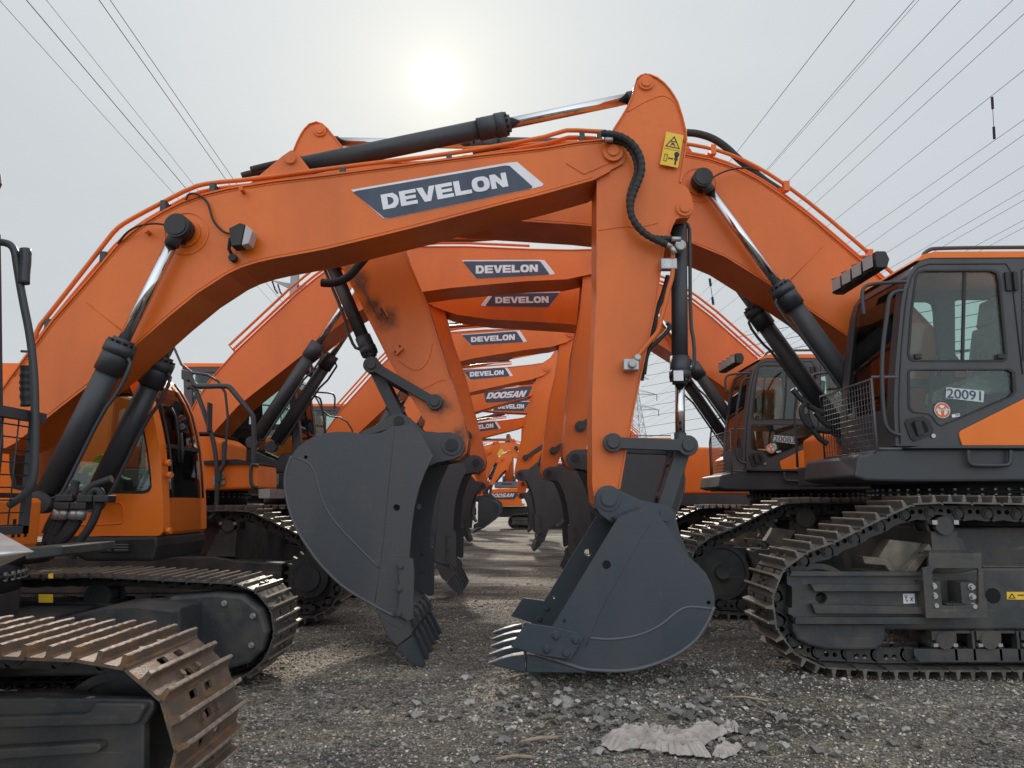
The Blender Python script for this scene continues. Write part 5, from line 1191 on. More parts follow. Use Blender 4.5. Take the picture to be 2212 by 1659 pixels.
def shoe_rusty(c, mats, key):
    p, w, g = c['p'], c['w'], c['g']; m = MB(); random.seed(3)
    def bar(gx, wd, h0, h1):
        n = 26; prof = [(-wd*1.6, h0), (-wd*.95, h0+.012), (-wd*.8, h1-.004), (-wd*.5, h1), (wd*.5, h1), (wd*.8, h1-.004), (wd*.95, h0+.012), (wd*1.6, h0)]
        rows = []
        for i in range(n+1):
            y = -w/2+w*i/n; j = random.uniform(-.0022, .0022)
            rows.append([m.addv(gx+x+random.uniform(-.0012, .0012), y, z+(j if z > h0+.01 else 0)) for x, z in prof])
        for a, b in zip(rows, rows[1:]):
            for k in range(len(prof)-1):
                m.cm = 1 if k in (2, 3, 4) else 0; m.face((a[k], a[k+1], b[k+1], b[k]), False)
        m.cm = 0; m.face(rows[0]); m.face(rows[-1][::-1])
    # plate with real mud slots
    gx0, gx1 = c['gpos']; mid = (gx0+gx1)/2; v = gx1+.055
    o = [(-p*.53, -w/2), (p*.52, -w/2), (p*.52, w/2), (-p*.53, w/2)]
    def slot(cx, cy, a, b): return [(cx+a*x, cy+b*y) for x, y in ((-1,-.8),(-.7,-1),(.7,-1),(1,-.8),(1,.8),(.7,1),(-.7,1),(-1,.8))]
    hs = [slot(mid, 0, .020, .034), slot(v, -.085, .018, .04), slot(v, .085, .018, .04)]
    loops = [o]+hs; ids = [[], []]
    for k, z in enumerate((-.006, .008)):
        for l in loops: ids[k] += [m.addv(x, y, z) for x, y in l]
    for t in tessellate_polygon([[Vector((x, y, 0)) for x, y in l] for l in loops]):
        m.face([ids[1][i] for i in t]); m.face([ids[0][i] for i in t][::-1])
    st = 0
    for l in loops:
        n = len(l)
        for i in range(n): j = (i+1) % n; m.face((ids[0][st+i], ids[0][st+j], ids[1][st+j], ids[1][st+i]))
        st += n
    bar(gx0, .013, .007, c['g']); bar(gx1, .013, .007, c['g'])
    for y in (-.085, .085):
        m.cyl((mid, y, .006), (mid, y, .014), .024, n=14); m.cyl((mid, y, .012), (mid, y, .030), .019, n=6, smooth=False)
    me = m.mesh('track_shoe', mats); _shoe[key] = me; return me
# ================================================================ far machines across the end of the lane
def make_far():
    r = empty('excavator', (.6, 41.5, 0)); tag(r, 'far excavator seen from behind with DOOSAN on its orange counterweight', 'excavator')
    Y = 41.0; W = lambda *p: UZ(16, Y, *p)
    m = MB(); m.prism(W((262,965),(290,945),(318,902),(650,884),(668,940),(700,1075),(728,1062),(722,1103),(440,1112),(420,1060),(262,1000)), Y, Y+1.2); cw = build(m, 'counterweight', ORANGE2, r, bevel=.05)
    m = MB(); m.prism(W((285,955),(650,930),(655,965),(600,1020),(560,1022),(300,1015)), Y-.03, Y-.005); m.cm = 1
    q = W((312,957),(600,950),(592,997),(305,1006))
    b = build(m, 'logo_badge', [BADGE, WHITE], cw)
    t = MB()
    for i, ch in enumerate('DOOSAN'):
        o, hs = LET[ch]; g = lambda x, y: bil(q, (i+.04+x*.9)/6+(y-.5)*.045, y); t.prism([g(*p) for p in o], Y-.05, Y-.03, [[g(*p) for p in h] for h in hs] if hs else None)
    build(t, 'lettering', WHITE, b)
    m = MB(); m.prism(W((362,880),(358,825),(380,812),(650,808),(655,878)), Y+.2, Y+2.5); m.cm = 1
    for k in range(8): m.prism(W((450+k*13,830),(457+k*13,830),(457+k*13,846),(450+k*13,846)), Y+.18, Y+.195)
    for k in range(3): m.prism(W((545+k*10,830),(550+k*10,830),(550+k*10,846),(545+k*10,846)), Y+.18, Y+.195)
    build(m, 'engine_grille', [paint('blue_grey_grille', (.13,.15,.19), (.09,.1,.12), .5), HOLE_SHADE], r, bevel=.03)
    m = MB(); m.prism(W((410,1115),(800,1105),(820,1160),(700,1240),(400,1240)), Y+.3, Y+3.2); build(m, 'carbody', BLACK, r)
    track(r, SMALL, .17, Y+.2, 1, [SHOE, GROUSER, HOLE_SHADE], 'far', individual=False); track_frame(r, SMALL, .17, Y+.2, 1, -1, False, False)
    # its boom, seen end on
    m = MB(); m.prism(W((475,800),(485,300),(500,180),(545,175),(590,300),(600,800)), Y+3, Y+3.6); build(m, 'boom', ORANGE, r, bevel=.03)
    m = MB()
    for x in (488, 510, 533, 555, 580): a, b = W((x,190+abs(x-533)*2),(x,800)); m.tube([(a[0], Y+2.93, a[1]), (b[0], Y+2.93, b[1])], .03, 6)
    build(m, 'oil_pipe', ORANGE, r)
    m = MB()
    for x in (468, 605): a, b = W((x,725),(x,830)); m.cyl((a[0], Y+2.9, a[1]), (b[0], Y+2.9, b[1]), .085, n=12)
    for x in (525,): a, b = W((x,185),(x,420)); m.cyl((a[0], Y+2.85, a[1]), (b[0], Y+2.85, b[1]), .07, n=12)
    build(m, 'boom_cylinder', DARK, r)
    # the one with the yellow sign on its arm
    Yc = 35.0; Y2 = Yc-.25; root = empty('excavator', (-7, Yc, 0)); tag(root, 'far excavator with a yellow warning sign on its bent orange arm', 'excavator', GL)
    i = upper(root, 1, Yc, BOOM_A, P((905,1062),Y2), P((1056.5,975.5),Y2), ARM_A, P((1029,1077),Yc-.22), BK_A, P((1019,1153),Yc-.72), 2)
    m = MB(); m.prism(UZ(16, Yc-.22, (430,415),(473,430),(442,507),(392,490)), Yc-.24, Yc-.222); build(m, 'warning_sign', YELLOW, i['arm'])
    undercarriage(root, SMALL, P((905,1062),Y2)[0]+.6, Yc, 1, 1.2, [SHOE, GROUSER, HOLE_SHADE], 'far', False, True, ring=(P((905,1062),Y2)[0]-.3, .98, .8), indiv=False)
    xf = P((905,1062),Y2)[0]+1.2; m = MB(); m.box(xf-6, xf, Yc-1.4, Yc+1.4, 1.05, 1.25); build(m, 'deck', DARK, root)
    m = MB(); m.prism([(xf, 1.25), (xf-.1, 2.4), (xf-.4, 2.85), (xf-1.6, 2.85), (xf-1.6, 1.25)], Yc+.45, Yc+1.4, None); build(m, 'cab', ORANGE2, root, bevel=.04)
    m = MB(); m.prism([(xf-1.9, 1.25), (xf-1.9, 2.2), (xf-5.9, 2.3), (xf-6, 1.25)], Yc-1.4, Yc+1.4); build(m, 'engine_house', ORANGE2, root, bevel=.05)
    # one more bucket-and-arm machine beside it
    Yc = 38.8; Y2 = Yc-.25; root = empty('excavator', (-4, Yc, 0)); tag(root, 'farthest excavator whose rounded bucket shows left of the DOOSAN counterweight', 'excavator', GL)
    upper(root, 1, Yc, BOOM_A, P((952,1066),Y2), P((1084,990),Y2), ARM_A, P((1038,1076),Yc-.22), BK_A, P((1031,1147),Yc-.72), 2)
    undercarriage(root, SMALL, P((952,1066),Y2)[0]+.6, Yc, 1, 1.2, [SHOE, GROUSER, HOLE_SHADE], 'far', False, True, ring=(P((952,1066),Y2)[0]-.3, .98, .8), indiv=False)
    xf = P((952,1066),Y2)[0]+1.2
    m = MB(); m.prism([(xf, 1.25), (xf-.1, 2.4), (xf-.4, 2.85), (xf-1.6, 2.85), (xf-1.9, 2.3), (xf-5.9, 2.3), (xf-6, 1.25)], Yc-1.4, Yc+1.4); build(m, 'engine_house', ORANGE2, root, bevel=.05)

def make_turned():
    Yc = 18.6; xf = 8.4; root = empty('excavator', (6.4, Yc, 0)); tag(root, 'excavator facing away to the right, its body half hidden behind the cab marked 20083', 'excavator')
    upper(root, 1, Yc, BOOM_B, (xf-1.3, 2.3), (xf+4.6, 2.9), ARM_B, (xf+3.4, .95), BK_B, (xf+5.2, .2), 2)
    undercarriage(root, BIG, xf-.745, Yc, 1, 1.45, [SHOE, GROUSER, HOLE_SHADE], 'big_grey', False, False, ring=(xf-1.6, 1.62, .95), indiv=False)
    cab_big(root, xf, Yc+1.60, -1, 1, False); house_big(root, xf, Yc, 1, 1, False, zd=1.44)

# ================================================================ ground
def gh(x, y):
    h = .030*noise.noise(Vector((x*.45, y*.45, 1.3)))+.014*noise.noise(Vector((x*1.7, y*1.7, 4.1)))
    h += .16*math.exp(-(((x-.75)/1.25)**2+((y-6.25)/.85)**2))         # heap the front bucket rests on
    h += .10*min(1, max(0, (x-1.3)/1.1))*min(1, max(0, (y-4.9)/.8))*min(1, max(0, (10.6-y)/1.2))
    h += .06*noise.noise(Vector((x*.09, y*.09, 7.7))) if y > 12 else 0
    return h
def ghv(X, Y): return np.array([gh(float(a), float(b)) for a, b in zip(X, Y)])
def ground_material():
    m, n, b = nt('gravel_ground')
    tc = N(n, 'ShaderNodeTexCoord'); co = tc.outputs['Object']
    def noi(s, d=6.0, r=.6, off=(0, 0, 0)):
        x = N(n, 'ShaderNodeTexNoise', Scale=s, Detail=d, Roughness=r)
        mp = N(n, 'ShaderNodeMapping'); mp.inputs['Location'].default_value = off
        n.links.new(co, mp.inputs[0]); n.links.new(mp.outputs[0], x.inputs['Vector']); return x.outputs['Fac']
    def vor(s, f='F1'):
        x = N(n, 'ShaderNodeTexVoronoi', Scale=s); x.feature = f; n.links.new(co, x.inputs['Vector']); return x
    v1, v2 = vor(38), vor(85)
    # each chip its own grey
    sep = N(n, 'ShaderNodeSeparateColor'); n.links.new(v1.outputs['Color'], sep.inputs[0])
    chip = ramp(n, sep.outputs[0], [(0, (.048,.046,.045)), (.5, (.105,.10,.095)), (.84, (.19,.178,.165)), (.96, (.36,.34,.32))])
    sep2 = N(n, 'ShaderNodeSeparateColor'); n.links.new(v2.outputs['Color'], sep2.inputs[0])
    chip2 = ramp(n, sep2.outputs[0], [(0, (.055,.050,.047)), (.6, (.12,.11,.10)), (.95, (.25,.23,.21))])
    mx = N(n, 'ShaderNodeMix', data_type='RGBA'); r0 = ramp(n, noi(2.6), [(.42, 0), (.58, 1)])
    n.links.new(r0.outputs[0], mx.inputs[0]); n.links.new(chip.outputs[0], mx.inputs[6]); n.links.new(chip2.outputs[0], mx.inputs[7])
    # pale clay dust and straw-coloured patches
    mx2 = N(n, 'ShaderNodeMix', data_type='RGBA'); r1 = ramp(n, noi(.7, 8, .62, (3, 1, 0)), [(.50, 0), (.66, .7)])
    n.links.new(r1.outputs[0], mx2.inputs[0]); n.links.new(mx.outputs[2], mx2.inputs[6]); mx2.inputs[7].default_value = (.16, .138, .108, 1)
    mx3 = N(n, 'ShaderNodeMix', data_type='RGBA'); r2 = ramp(n, noi(.33, 6, .6, (9, 4, 0)), [(.46, 0), (.60, .65)])
    n.links.new(r2.outputs[0], mx3.inputs[0]); n.links.new(mx2.outputs[2], mx3.inputs[6]); mx3.inputs[7].default_value = (.040, .036, .035, 1)
    hs_ = N(n, 'ShaderNodeMix', data_type='RGBA', blend_type='MULTIPLY'); hs_.clamp_result = False; hs_.inputs[0].default_value = 1; hs_.inputs[7].default_value = (2.0, 1.88, 1.70, 1)
    fur = ramp(n, noi(2.2, 8, .68, (5, 2, 0)), [(.38, (.55,.54,.55)), (.5, (.95,.95,.95)), (.62, (1.35,1.32,1.25))]); mpf = fur.inputs[0].links[0].from_node.inputs['Vector'].links[0].from_node; mpf.inputs['Scale'].default_value = (.35, 1, 1)
    mf = N(n, 'ShaderNodeMix', data_type='RGBA', blend_type='MULTIPLY'); mf.inputs[0].default_value = 1; n.links.new(mx3.outputs[2], mf.inputs[6]); n.links.new(fur.outputs[0], mf.inputs[7]); n.links.new(mf.outputs[2], hs_.inputs[6]); n.links.new(hs_.outputs[2], b.inputs['Base Color']); b.inputs['Roughness'].default_value = .85
    b.inputs['Specular IOR Level'].default_value = .3
    ad = N(n, 'ShaderNodeMath', operation='ADD'); n.links.new(v1.outputs['Distance'], ad.inputs[0])
    ml = N(n, 'ShaderNodeMath', operation='MULTIPLY'); ml.inputs[1].default_value = .5; n.links.new(v2.outputs['Distance'], ml.inputs[0]); n.links.new(ml.outputs[0], ad.inputs[1])
    a2 = N(n, 'ShaderNodeMath', operation='SUBTRACT'); a2.inputs[0].default_value = 1; n.links.new(ad.outputs[0], a2.inputs[1])
    a3 = N(n, 'ShaderNodeMath', operation='ADD'); n.links.new(a2.outputs[0], a3.inputs[0]); nb_ = N(n, 'ShaderNodeMath', operation='MULTIPLY'); nb_.inputs[1].default_value = 3.0; n.links.new(noi(4, 10, .72), nb_.inputs[0]); n.links.new(nb_.outputs[0], a3.inputs[1])
    bp = N(n, 'ShaderNodeBump', Strength=.9, Distance=.022); n.links.new(a3.outputs[0], bp.inputs['Height']); n.links.new(bp.outputs[0], b.inputs['Normal'])
    return m
def make_ground():
    def axis(a, b, st, far):
        o = list(np.arange(a, b+1e-6, st)); s = st; x = b
        while x < far: s *= 1.16; x += s; o.append(x)
        s = st; x = a
        while x > -far: s *= 1.16; x -= s; o.insert(0, x)
        return o
    xs = axis(-6, 6, .07, 700); ys = axis(2.4, 14, .07, 700)
    X, Y = np.meshgrid(xs, ys); nx, ny = len(xs), len(ys)
    Zh = ghv(X.ravel(), Y.ravel())
    v = np.stack([X.ravel(), Y.ravel(), Zh], 1)
    i = np.arange(nx*ny).reshape(ny, nx); f = np.stack([i[:-1, :-1].ravel(), i[:-1, 1:].ravel(), i[1:, 1:].ravel(), i[1:, :-1].ravel()], 1)
    me = bpy.data.meshes.new('ground'); me.from_pydata(v.tolist(), [], f.tolist()); me.polygons.foreach_set('use_smooth', [True]*len(f)); me.materials.append(ground_material())
    o = bpy.data.objects.new('ground', me); COL.objects.link(o); o['kind'] = 'structure'
    # loose chips of stone near the camera: one uncountable layer per tone
    rng = np.random.default_rng(5)
    def stones(name, n, rmin, rmax, power, col, region, lum):
        x0, x1, y0, y1 = region
        u = rng.random(n); y = y0+(y1-y0)*u**power; x = rng.uniform(-1, 1, n)*(.74*y+.3)
        x = np.clip(x, x0, x1); r = rmin+(rmax-rmin)*rng.random(n)**3
        z = ghv(x, y)+r*.22
        base = np.array([[1,0,0],[-1,0,0],[0,1,0],[0,-1,0],[0,0,.75],[0,0,-.75],[.6,.6,.45],[-.6,.6,.4],[.6,-.6,.4],[-.6,-.6,.45]], float)
        fc = [(0,6,4),(6,2,4),(2,7,4),(7,1,4),(1,9,4),(9,3,4),(3,8,4),(8,0,4),(0,5,6),(6,5,2),(2,5,7),(7,5,1),(1,5,9),(9,5,3),(3,5,8),(8,5,0)]
        nb = len(base); V = base[None]*(1+.42*(rng.random((n, nb, 3))-.5)); V *= (r[:, None, None]*np.stack([rng.uniform(.7, 1.4, n), rng.uniform(.6, 1.1, n), rng.uniform(.45, .95, n)], 1)[:, None, :])
        a = rng.uniform(0, 2*np.pi, n); ca, sa = np.cos(a)[:, None], np.sin(a)[:, None]
        vx = V[..., 0]*ca-V[..., 1]*sa+x[:, None]; vy = V[..., 0]*sa+V[..., 1]*ca+y[:, None]; tl = rng.uniform(-.5, .5, n)[:, None]; vz = V[..., 2]+V[..., 0]*tl+z[:, None]
        vv = np.stack([vx, vy, vz], -1).reshape(-1, 3).astype(np.float32)
        F_ = (np.array(fc)[None]+(np.arange(n)*nb)[:, None, None]).reshape(-1, 3)
        me = bpy.data.meshes.new(name); me.vertices.add(len(vv)); me.vertices.foreach_set('co', vv.ravel())
        me.loops.add(F_.size); me.loops.foreach_set('vertex_index', F_.ravel().astype(np.int32)); me.polygons.add(len(F_)); me.polygons.foreach_set('loop_start', np.arange(0, F_.size, 3, dtype=np.int32))
        me.polygons.foreach_set('loop_total', np.full(len(F_), 3, dtype=np.int32)); me.update(); me.validate()
        m, nn, b = nt(name+'_stone'); g = N(nn, 'ShaderNodeNewGeometry'); rp = ramp(nn, g.outputs['Random Per Island'], lum)
        tc = N(nn, 'ShaderNodeTexCoord'); n1 = N(nn, 'ShaderNodeTexNoise', Scale=.75, Detail=7.0, Roughness=.62); nn.links.new(tc.outputs['Object'], n1.inputs['Vector'])
        r1 = ramp(nn, n1.outputs['Fac'], [(.36, (.58,.56,.56)), (.50, (1.08,1.03,.98)), (.64, (1.25,1.12,.92))])
        ml = N(nn, 'ShaderNodeMix', data_type='RGBA', blend_type='MULTIPLY'); ml.inputs[0].default_value = 1; nn.links.new(rp.outputs[0], ml.inputs[6]); nn.links.new(r1.outputs[0], ml.inputs[7]); nn.links.new(ml.outputs[2], b.inputs['Base Color']); b.inputs['Roughness'].default_value = .8
        me.materials.append(m); ob = bpy.data.objects.new(name, me); COL.objects.link(ob); ob['kind'] = 'stuff'; return ob
    grey = [(0, (.08,.077,.072)), (.45, (.185,.18,.168)), (.78, (.33,.32,.30)), (.93, (.50,.48,.46)), (1, (.74,.72,.69))]
    stones('gravel', 150000, .004, .016, 1.2, None, (-5.5, 5.5, 3.3, 12.5), grey)
    stones('coarse_gravel', 3200, .010, .034, 1.1, None, (-7, 7, 3.5, 17), [(0, (.12,.115,.11)), (.4, (.22,.21,.20)), (.9, (.42,.40,.38)), (1, (.6,.58,.56))])
    # rubble of the heap
    n = 1300; x = rng.normal(.85, .85, n); y = rng.normal(5.35, .45, n)
def rock(name, x, y, r, mat, lab=None, cat='rock', squash=.7, seed=0, group=None):
    bm = bmesh.new(); bmesh.ops.create_icosphere(bm, subdivisions=3, radius=1)
    off_ = Vector((seed*3.1, seed*1.7, 0)); rnd = random.Random(seed); pl = [(Vector((rnd.uniform(-1,1), rnd.uniform(-1,1), rnd.uniform(-.6,1))).normalized(), rnd.uniform(.55, .8)) for _ in range(9)]
    for v in bm.verts:
        p = v.co.copy()
        for nrm, dd in pl:
            e = p.dot(nrm)-dd
            if e > 0: p -= nrm*e*.92
        p *= 1+.12*noise.noise(v.co*2.3+off_)
        v.co = Vector((p.x*r*1.15, p.y*r, p.z*r*squash))
    me = bpy.data.meshes.new(name); bm.to_mesh(me); bm.free(); me.materials.append(mat)
    o = bpy.data.objects.new(name, me); COL.objects.link(o); o.location = (x, y, gh(x, y)+r*squash*.35); o.rotation_euler = (0, 0, seed*1.3)
    if lab: tag(o, lab, cat, group)
    return o
def G0(px, py, h=0):
    """ground point under a pixel"""
    a = (px-CX)/F; b = -(py-CY)/F; f = CT-b*ST; u = ST+b*CT; Y = (h-H)/u*f
    for _ in range(6): h = .5*h+.5*gh(a/f*Y, Y); Y = (h-H)/u*f
    return a/f*Y, Y
def make_litter():
    # heap rubble, many grey lumps against the front bucket
    rnd = random.Random(11); rng = np.random.default_rng(3)
    m = MB(); 
    bmv = [(1,0,0),(-1,0,0),(0,1,0),(0,-1,0),(0,0,.8),(0,0,-.8),(.62,.6,.5),(-.6,.62,.45),(.6,-.6,.45),(-.62,-.6,.5)]
    fc = [(0,6,4),(6,2,4),(2,7,4),(7,1,4),(1,9,4),(9,3,4),(3,8,4),(8,0,4),(0,5,6),(6,5,2),(2,5,7),(7,5,1),(1,5,9),(9,5,3),(3,5,8),(8,5,0)]
    for k in range(1500):
        x = rnd.gauss(.9, .75); y = rnd.gauss(5.45, .45); r = .008+.042*rnd.random()**5; z = gh(x, y)+r*.35; a = rnd.random()*6.28; ca, sa = math.cos(a), math.sin(a)
        ids = []
        for v in bmv:
            q = [c*(1+.4*(rnd.random()-.5))*r for c in v]; q[2] *= .75; ids.append(m.addv(x+q[0]*ca-q[1]*sa, y+q[0]*sa+q[1]*ca, z+q[2]+q[0]*.3))
        for f in fc: m.face([ids[i] for i in f])
    mt, nn, b = nt('rubble_lumps'); g = N(nn, 'ShaderNodeNewGeometry'); rp = ramp(nn, g.outputs['Random Per Island'], [(0, (.09,.084,.076)), (.6, (.20,.188,.170)), (.92, (.36,.34,.31)), (1, (.50,.475,.44))]); nn.links.new(rp.outputs[0], b.inputs['Base Color']); b.inputs['Roughness'].default_value = .9
    me = bpy.data.meshes.new('rubble'); me.from_pydata(m.v, [], m.f); me.materials.append(mt); o = bpy.data.objects.new('rubble', me); COL.objects.link(o); o['kind'] = 'stuff'
    x, y = G0(1222, 1522); rock('rock', x, y, .068, STONE, 'largest pale rock lying in front of the right-hand bucket', seed=4)
    x, y = G0(905, 1290+440); 
    for i, (px, py, r, lb) in enumerate([(862,1417,.036,'pale flat stone below the teeth of the dark bucket'), (1040,1488,.03,'small white stone between the two front buckets'), (1765,1566,.035,'pale round stone right of the torn cloth'), (2010,1560,.033,'pale stone on the gravel below the right front track'), (1360,1620,.03,'pale stone near the torn end of the cloth')]):
        x, y = G0(px, py); rock('stone', x, y, r, STONE, lb, 'stone', .55, seed=20+i)
    x, y = G0(907+33, 1402); o = rock('rock', x, y, .065, paint('brown_clod', (.17,.11,.07), (.10,.07,.05), .9, .8, 12), 'brown clod beside the teeth of the dark bucket', 'clod', .6, seed=9)
    # rags
    def rag(name, pts, hgt, lab, sd):
        P_ = [G0(*p) for p in pts]; cx = sum(p[0] for p in P_)/len(P_); cy = sum(p[1] for p in P_)/len(P_)
        bm = bmesh.new(); n = len(P_); dense = []
        for i in range(n):
            a, b_ = P_[i], P_[(i+1) % n]
            for k in range(14): t = k/14; j = .02*noise.noise(Vector((i*3.1+k*.6, sd, 0))*1.7); dense.append((a[0]+(b_[0]-a[0])*t+j, a[1]+(b_[1]-a[1])*t+j))
        rings = []; K = 26
        for k in range(K):
            s_ = 1-k/K; ring = []
            for (x, y) in dense:
                X, Y = cx+(x-cx)*s_, cy+(y-cy)*s_; wp = noise.noise(Vector((X*3, Y*5, sd)))*5; w = .6*abs(math.sin(X*7+Y*23+wp*1.6))**1.5+.45*abs(math.sin(X*19-Y*37+wp*2.2))-.30+noise.noise(Vector((X*30, Y*45, sd+5)))*.3
                ring.append(bm.verts.new((X, Y, gh(X, Y)+.012+max(0, hgt*(.35+w)*min(1, (1-s_)*4+.15)))))
            rings.append(ring)
        c_ = bm.verts.new((cx, cy, gh(cx, cy)+hgt*.7)); M_ = len(dense)
        for a, b_ in zip(rings, rings[1:]):
            for k in range(M_): j = (k+1) % M_; bm.faces.new((a[k], a[j], b_[j], b_[k]))
        for k in range(M_): bm.faces.new((rings[-1][k], rings[-1][(k+1) % M_], c_))
        me = bpy.data.meshes.new(name); bm.to_mesh(me); bm.free(); me.materials.append(CLOTH); me.polygons.foreach_set('use_smooth', [True]*len(me.polygons))
        o = bpy.data.objects.new(name, me); COL.objects.link(o); so = o.modifiers.new('thick', 'SOLIDIFY'); so.thickness = .004; ss = o.modifiers.new('sub', 'SUBSURF'); ss.levels = ss.render_levels = 1
        tag(o, lab, 'rag')
    rag('cloth_rag', [(1300,1600),(1330,1588),(1362,1590),(1400,1596),(1440,1590),(1480,1600),(1530,1588),(1590,1586),(1545,1603),(1520,1620),(1540,1644),(1480,1640),(1430,1634),(1380,1626),(1320,1630),(1298,1618)], .075, 'long crumpled dirty white cloth lying on the gravel', 2.0)
    rag('cloth_rag', [(1545,1628),(1570,1616),(1605,1620),(1590,1634),(1562,1646),(1540,1640)], .04, 'small torn scrap beside the long crumpled cloth', 6.0)
    rag('cloth_rag', [(1555,1577),(1580,1570),(1600,1576),(1596,1588),(1575,1586)], .045, 'crumpled scrap behind the tip of the long cloth', 8.0)
    # splinters and twigs: one loose layer
    m = MB(); rnd = random.Random(8)
    spots = [(560,1470,560),(640,1480,40),(1010,1300,0)]
    for k in range(95):
        if k < 45: px, py = rnd.gauss(575, 45), rnd.gauss(1500, 22)
        elif k < 62: px, py = rnd.gauss(1010, 120), rnd.gauss(1560, 45)
        else: px, py = rnd.uniform(480, 2200), rnd.uniform(1330, 1650)
        x, y = G0(px, py); L = rnd.uniform(.03, .16); a = rnd.gauss(0, .8); z = gh(x, y)+.02; w = rnd.uniform(.002, .008)
        q = [(x-L/2*math.cos(a), y-L/2*math.sin(a), z), (x, y+rnd.uniform(-.003, .003), z+rnd.uniform(0, .006)), (x+L/2*math.cos(a), y+L/2*math.sin(a), z+rnd.uniform(-.01,.02))]
        m.tube(q, w*rnd.uniform(.3, .7), 4, smoothing=0)
    o = build(m, 'wood_litter', WOOD); o['kind'] = 'stuff'
    for i, (p0, p1, r, lb) in enumerate([((1125,1610),(1205,1600),.012,'flat wood stick lying below the pale rock'), ((1070,1648),(1150,1643),.010,'thin stick at the lower edge of the gravel'), ((820,1325),(870,1322),.010,'pale stick beside the dark bucket teeth'), ((1560,1512),(1660,1520),.007,'dry pale twig in front of the right track')]):
        a, b = G0(*p0), G0(*p1); m = MB(); m.tube([(a[0], a[1], gh(*a)+.02), ((a[0]+b[0])/2, (a[1]+b[1])/2+.01, gh(*a)+.03), (b[0], b[1], gh(*b)+.02)], r, 6); o = build(m, 'wooden_stick', WOOD, origin=(a[0], a[1], 0)); tag(o, lb, 'stick')

# ================================================================ power lines, pylons, trees
def pylon(x, y, h, w, lab, arms=(.98, .86, .74), az=0.0, scale_bar=1.0):
    root = empty('pylon', (x, y, 0)); tag(root, lab, 'pylon'); ca, sa = math.cos(az), math.sin(az)
    def T(a, b, c): return (x+a*ca-b*sa, y+a*sa+b*ca, c)
    m = MB(); r = .11*scale_bar
    def wd(t): return w*(1-t)**1.25*.5+.55
    lev = [0, .12, .24, .35, .45, .54, .62, .69, .75, .81, .87, .93, 1]
    for a, b in zip(lev, lev[1:]):
        wa, wb = wd(a), wd(b); A = [(wa, wa), (-wa, wa), (-wa, -wa), (wa, -wa)]; B = [(wb, wb), (-wb, wb), (-wb, -wb), (wb, -wb)]
        for i in range(4):
            j = (i+1) % 4
            m.cyl(T(*A[i], a*h), T(*B[i], b*h), r, n=4, smooth=False); m.cyl(T(*A[i], a*h), T(*B[j], b*h), r*.6, n=4, smooth=False); m.cyl(T(*A[j], a*h), T(*B[i], b*h), r*.6, n=4, smooth=False); m.cyl(T(*B[i], b*h), T(*B[j], b*h), r*.6, n=4, smooth=False)
    build(m, 'lattice_tower', PYL, root); ends = []
    for k, t in enumerate(arms):
        z = t*h; ln = (h*.16 if k else h*.11)
        for s_ in (-1, 1):
            c = MB(); wa = wd(t); e = T(s_*(wa+ln), 0, z+.2)
            for yy in (-wa, wa): c.cyl(T(s_*wa, yy, z), e, r*.7, n=4, smooth=False); c.cyl(T(s_*wa, yy, z+h*.035), e, r*.7, n=4, smooth=False)
            for q in (.3, .6): c.cyl(T(s_*(wa+ln*q), wa*(1-q), z), T(s_*(wa+ln*q), 0, z+h*.035*(1-q)), r*.5, n=4, smooth=False)
            build(c, 'crossarm', PYL, root)
            if k: i_ = MB(); i_.cyl(e, (e[0], e[1], e[2]-h*.05), r*1.1, n=6); build(i_, 'insulator', WIRE, root); e = (e[0], e[1], e[2]-h*.05)
            ends.append(e)
    return ends
def W3(p, Y): a = P(p, Y); return Vector((a[0], Y, a[1]))
def wire(a, b, r0, lab, grp, sag=0.0, ext=1.15, name='power_line'):
    """a near end, b far end; carried on behind the camera"""
    a, b = Vector(a), Vector(b); a2 = b+(a-b)*ext; pts = []; n = 28
    for i in range(n+1):
        t = i/n; p = a2.lerp(b, t); p.z -= sag*4*t*(1-t)*0; p.z += -sag*math.sin(math.pi*t); pts.append(p)
    o0 = pts[0]; m = MB(); m.tube(pts, r0, 5); o = build(m, name, WIRE, origin=tuple(o0)); tag(o, lab, 'power line', grp); return o
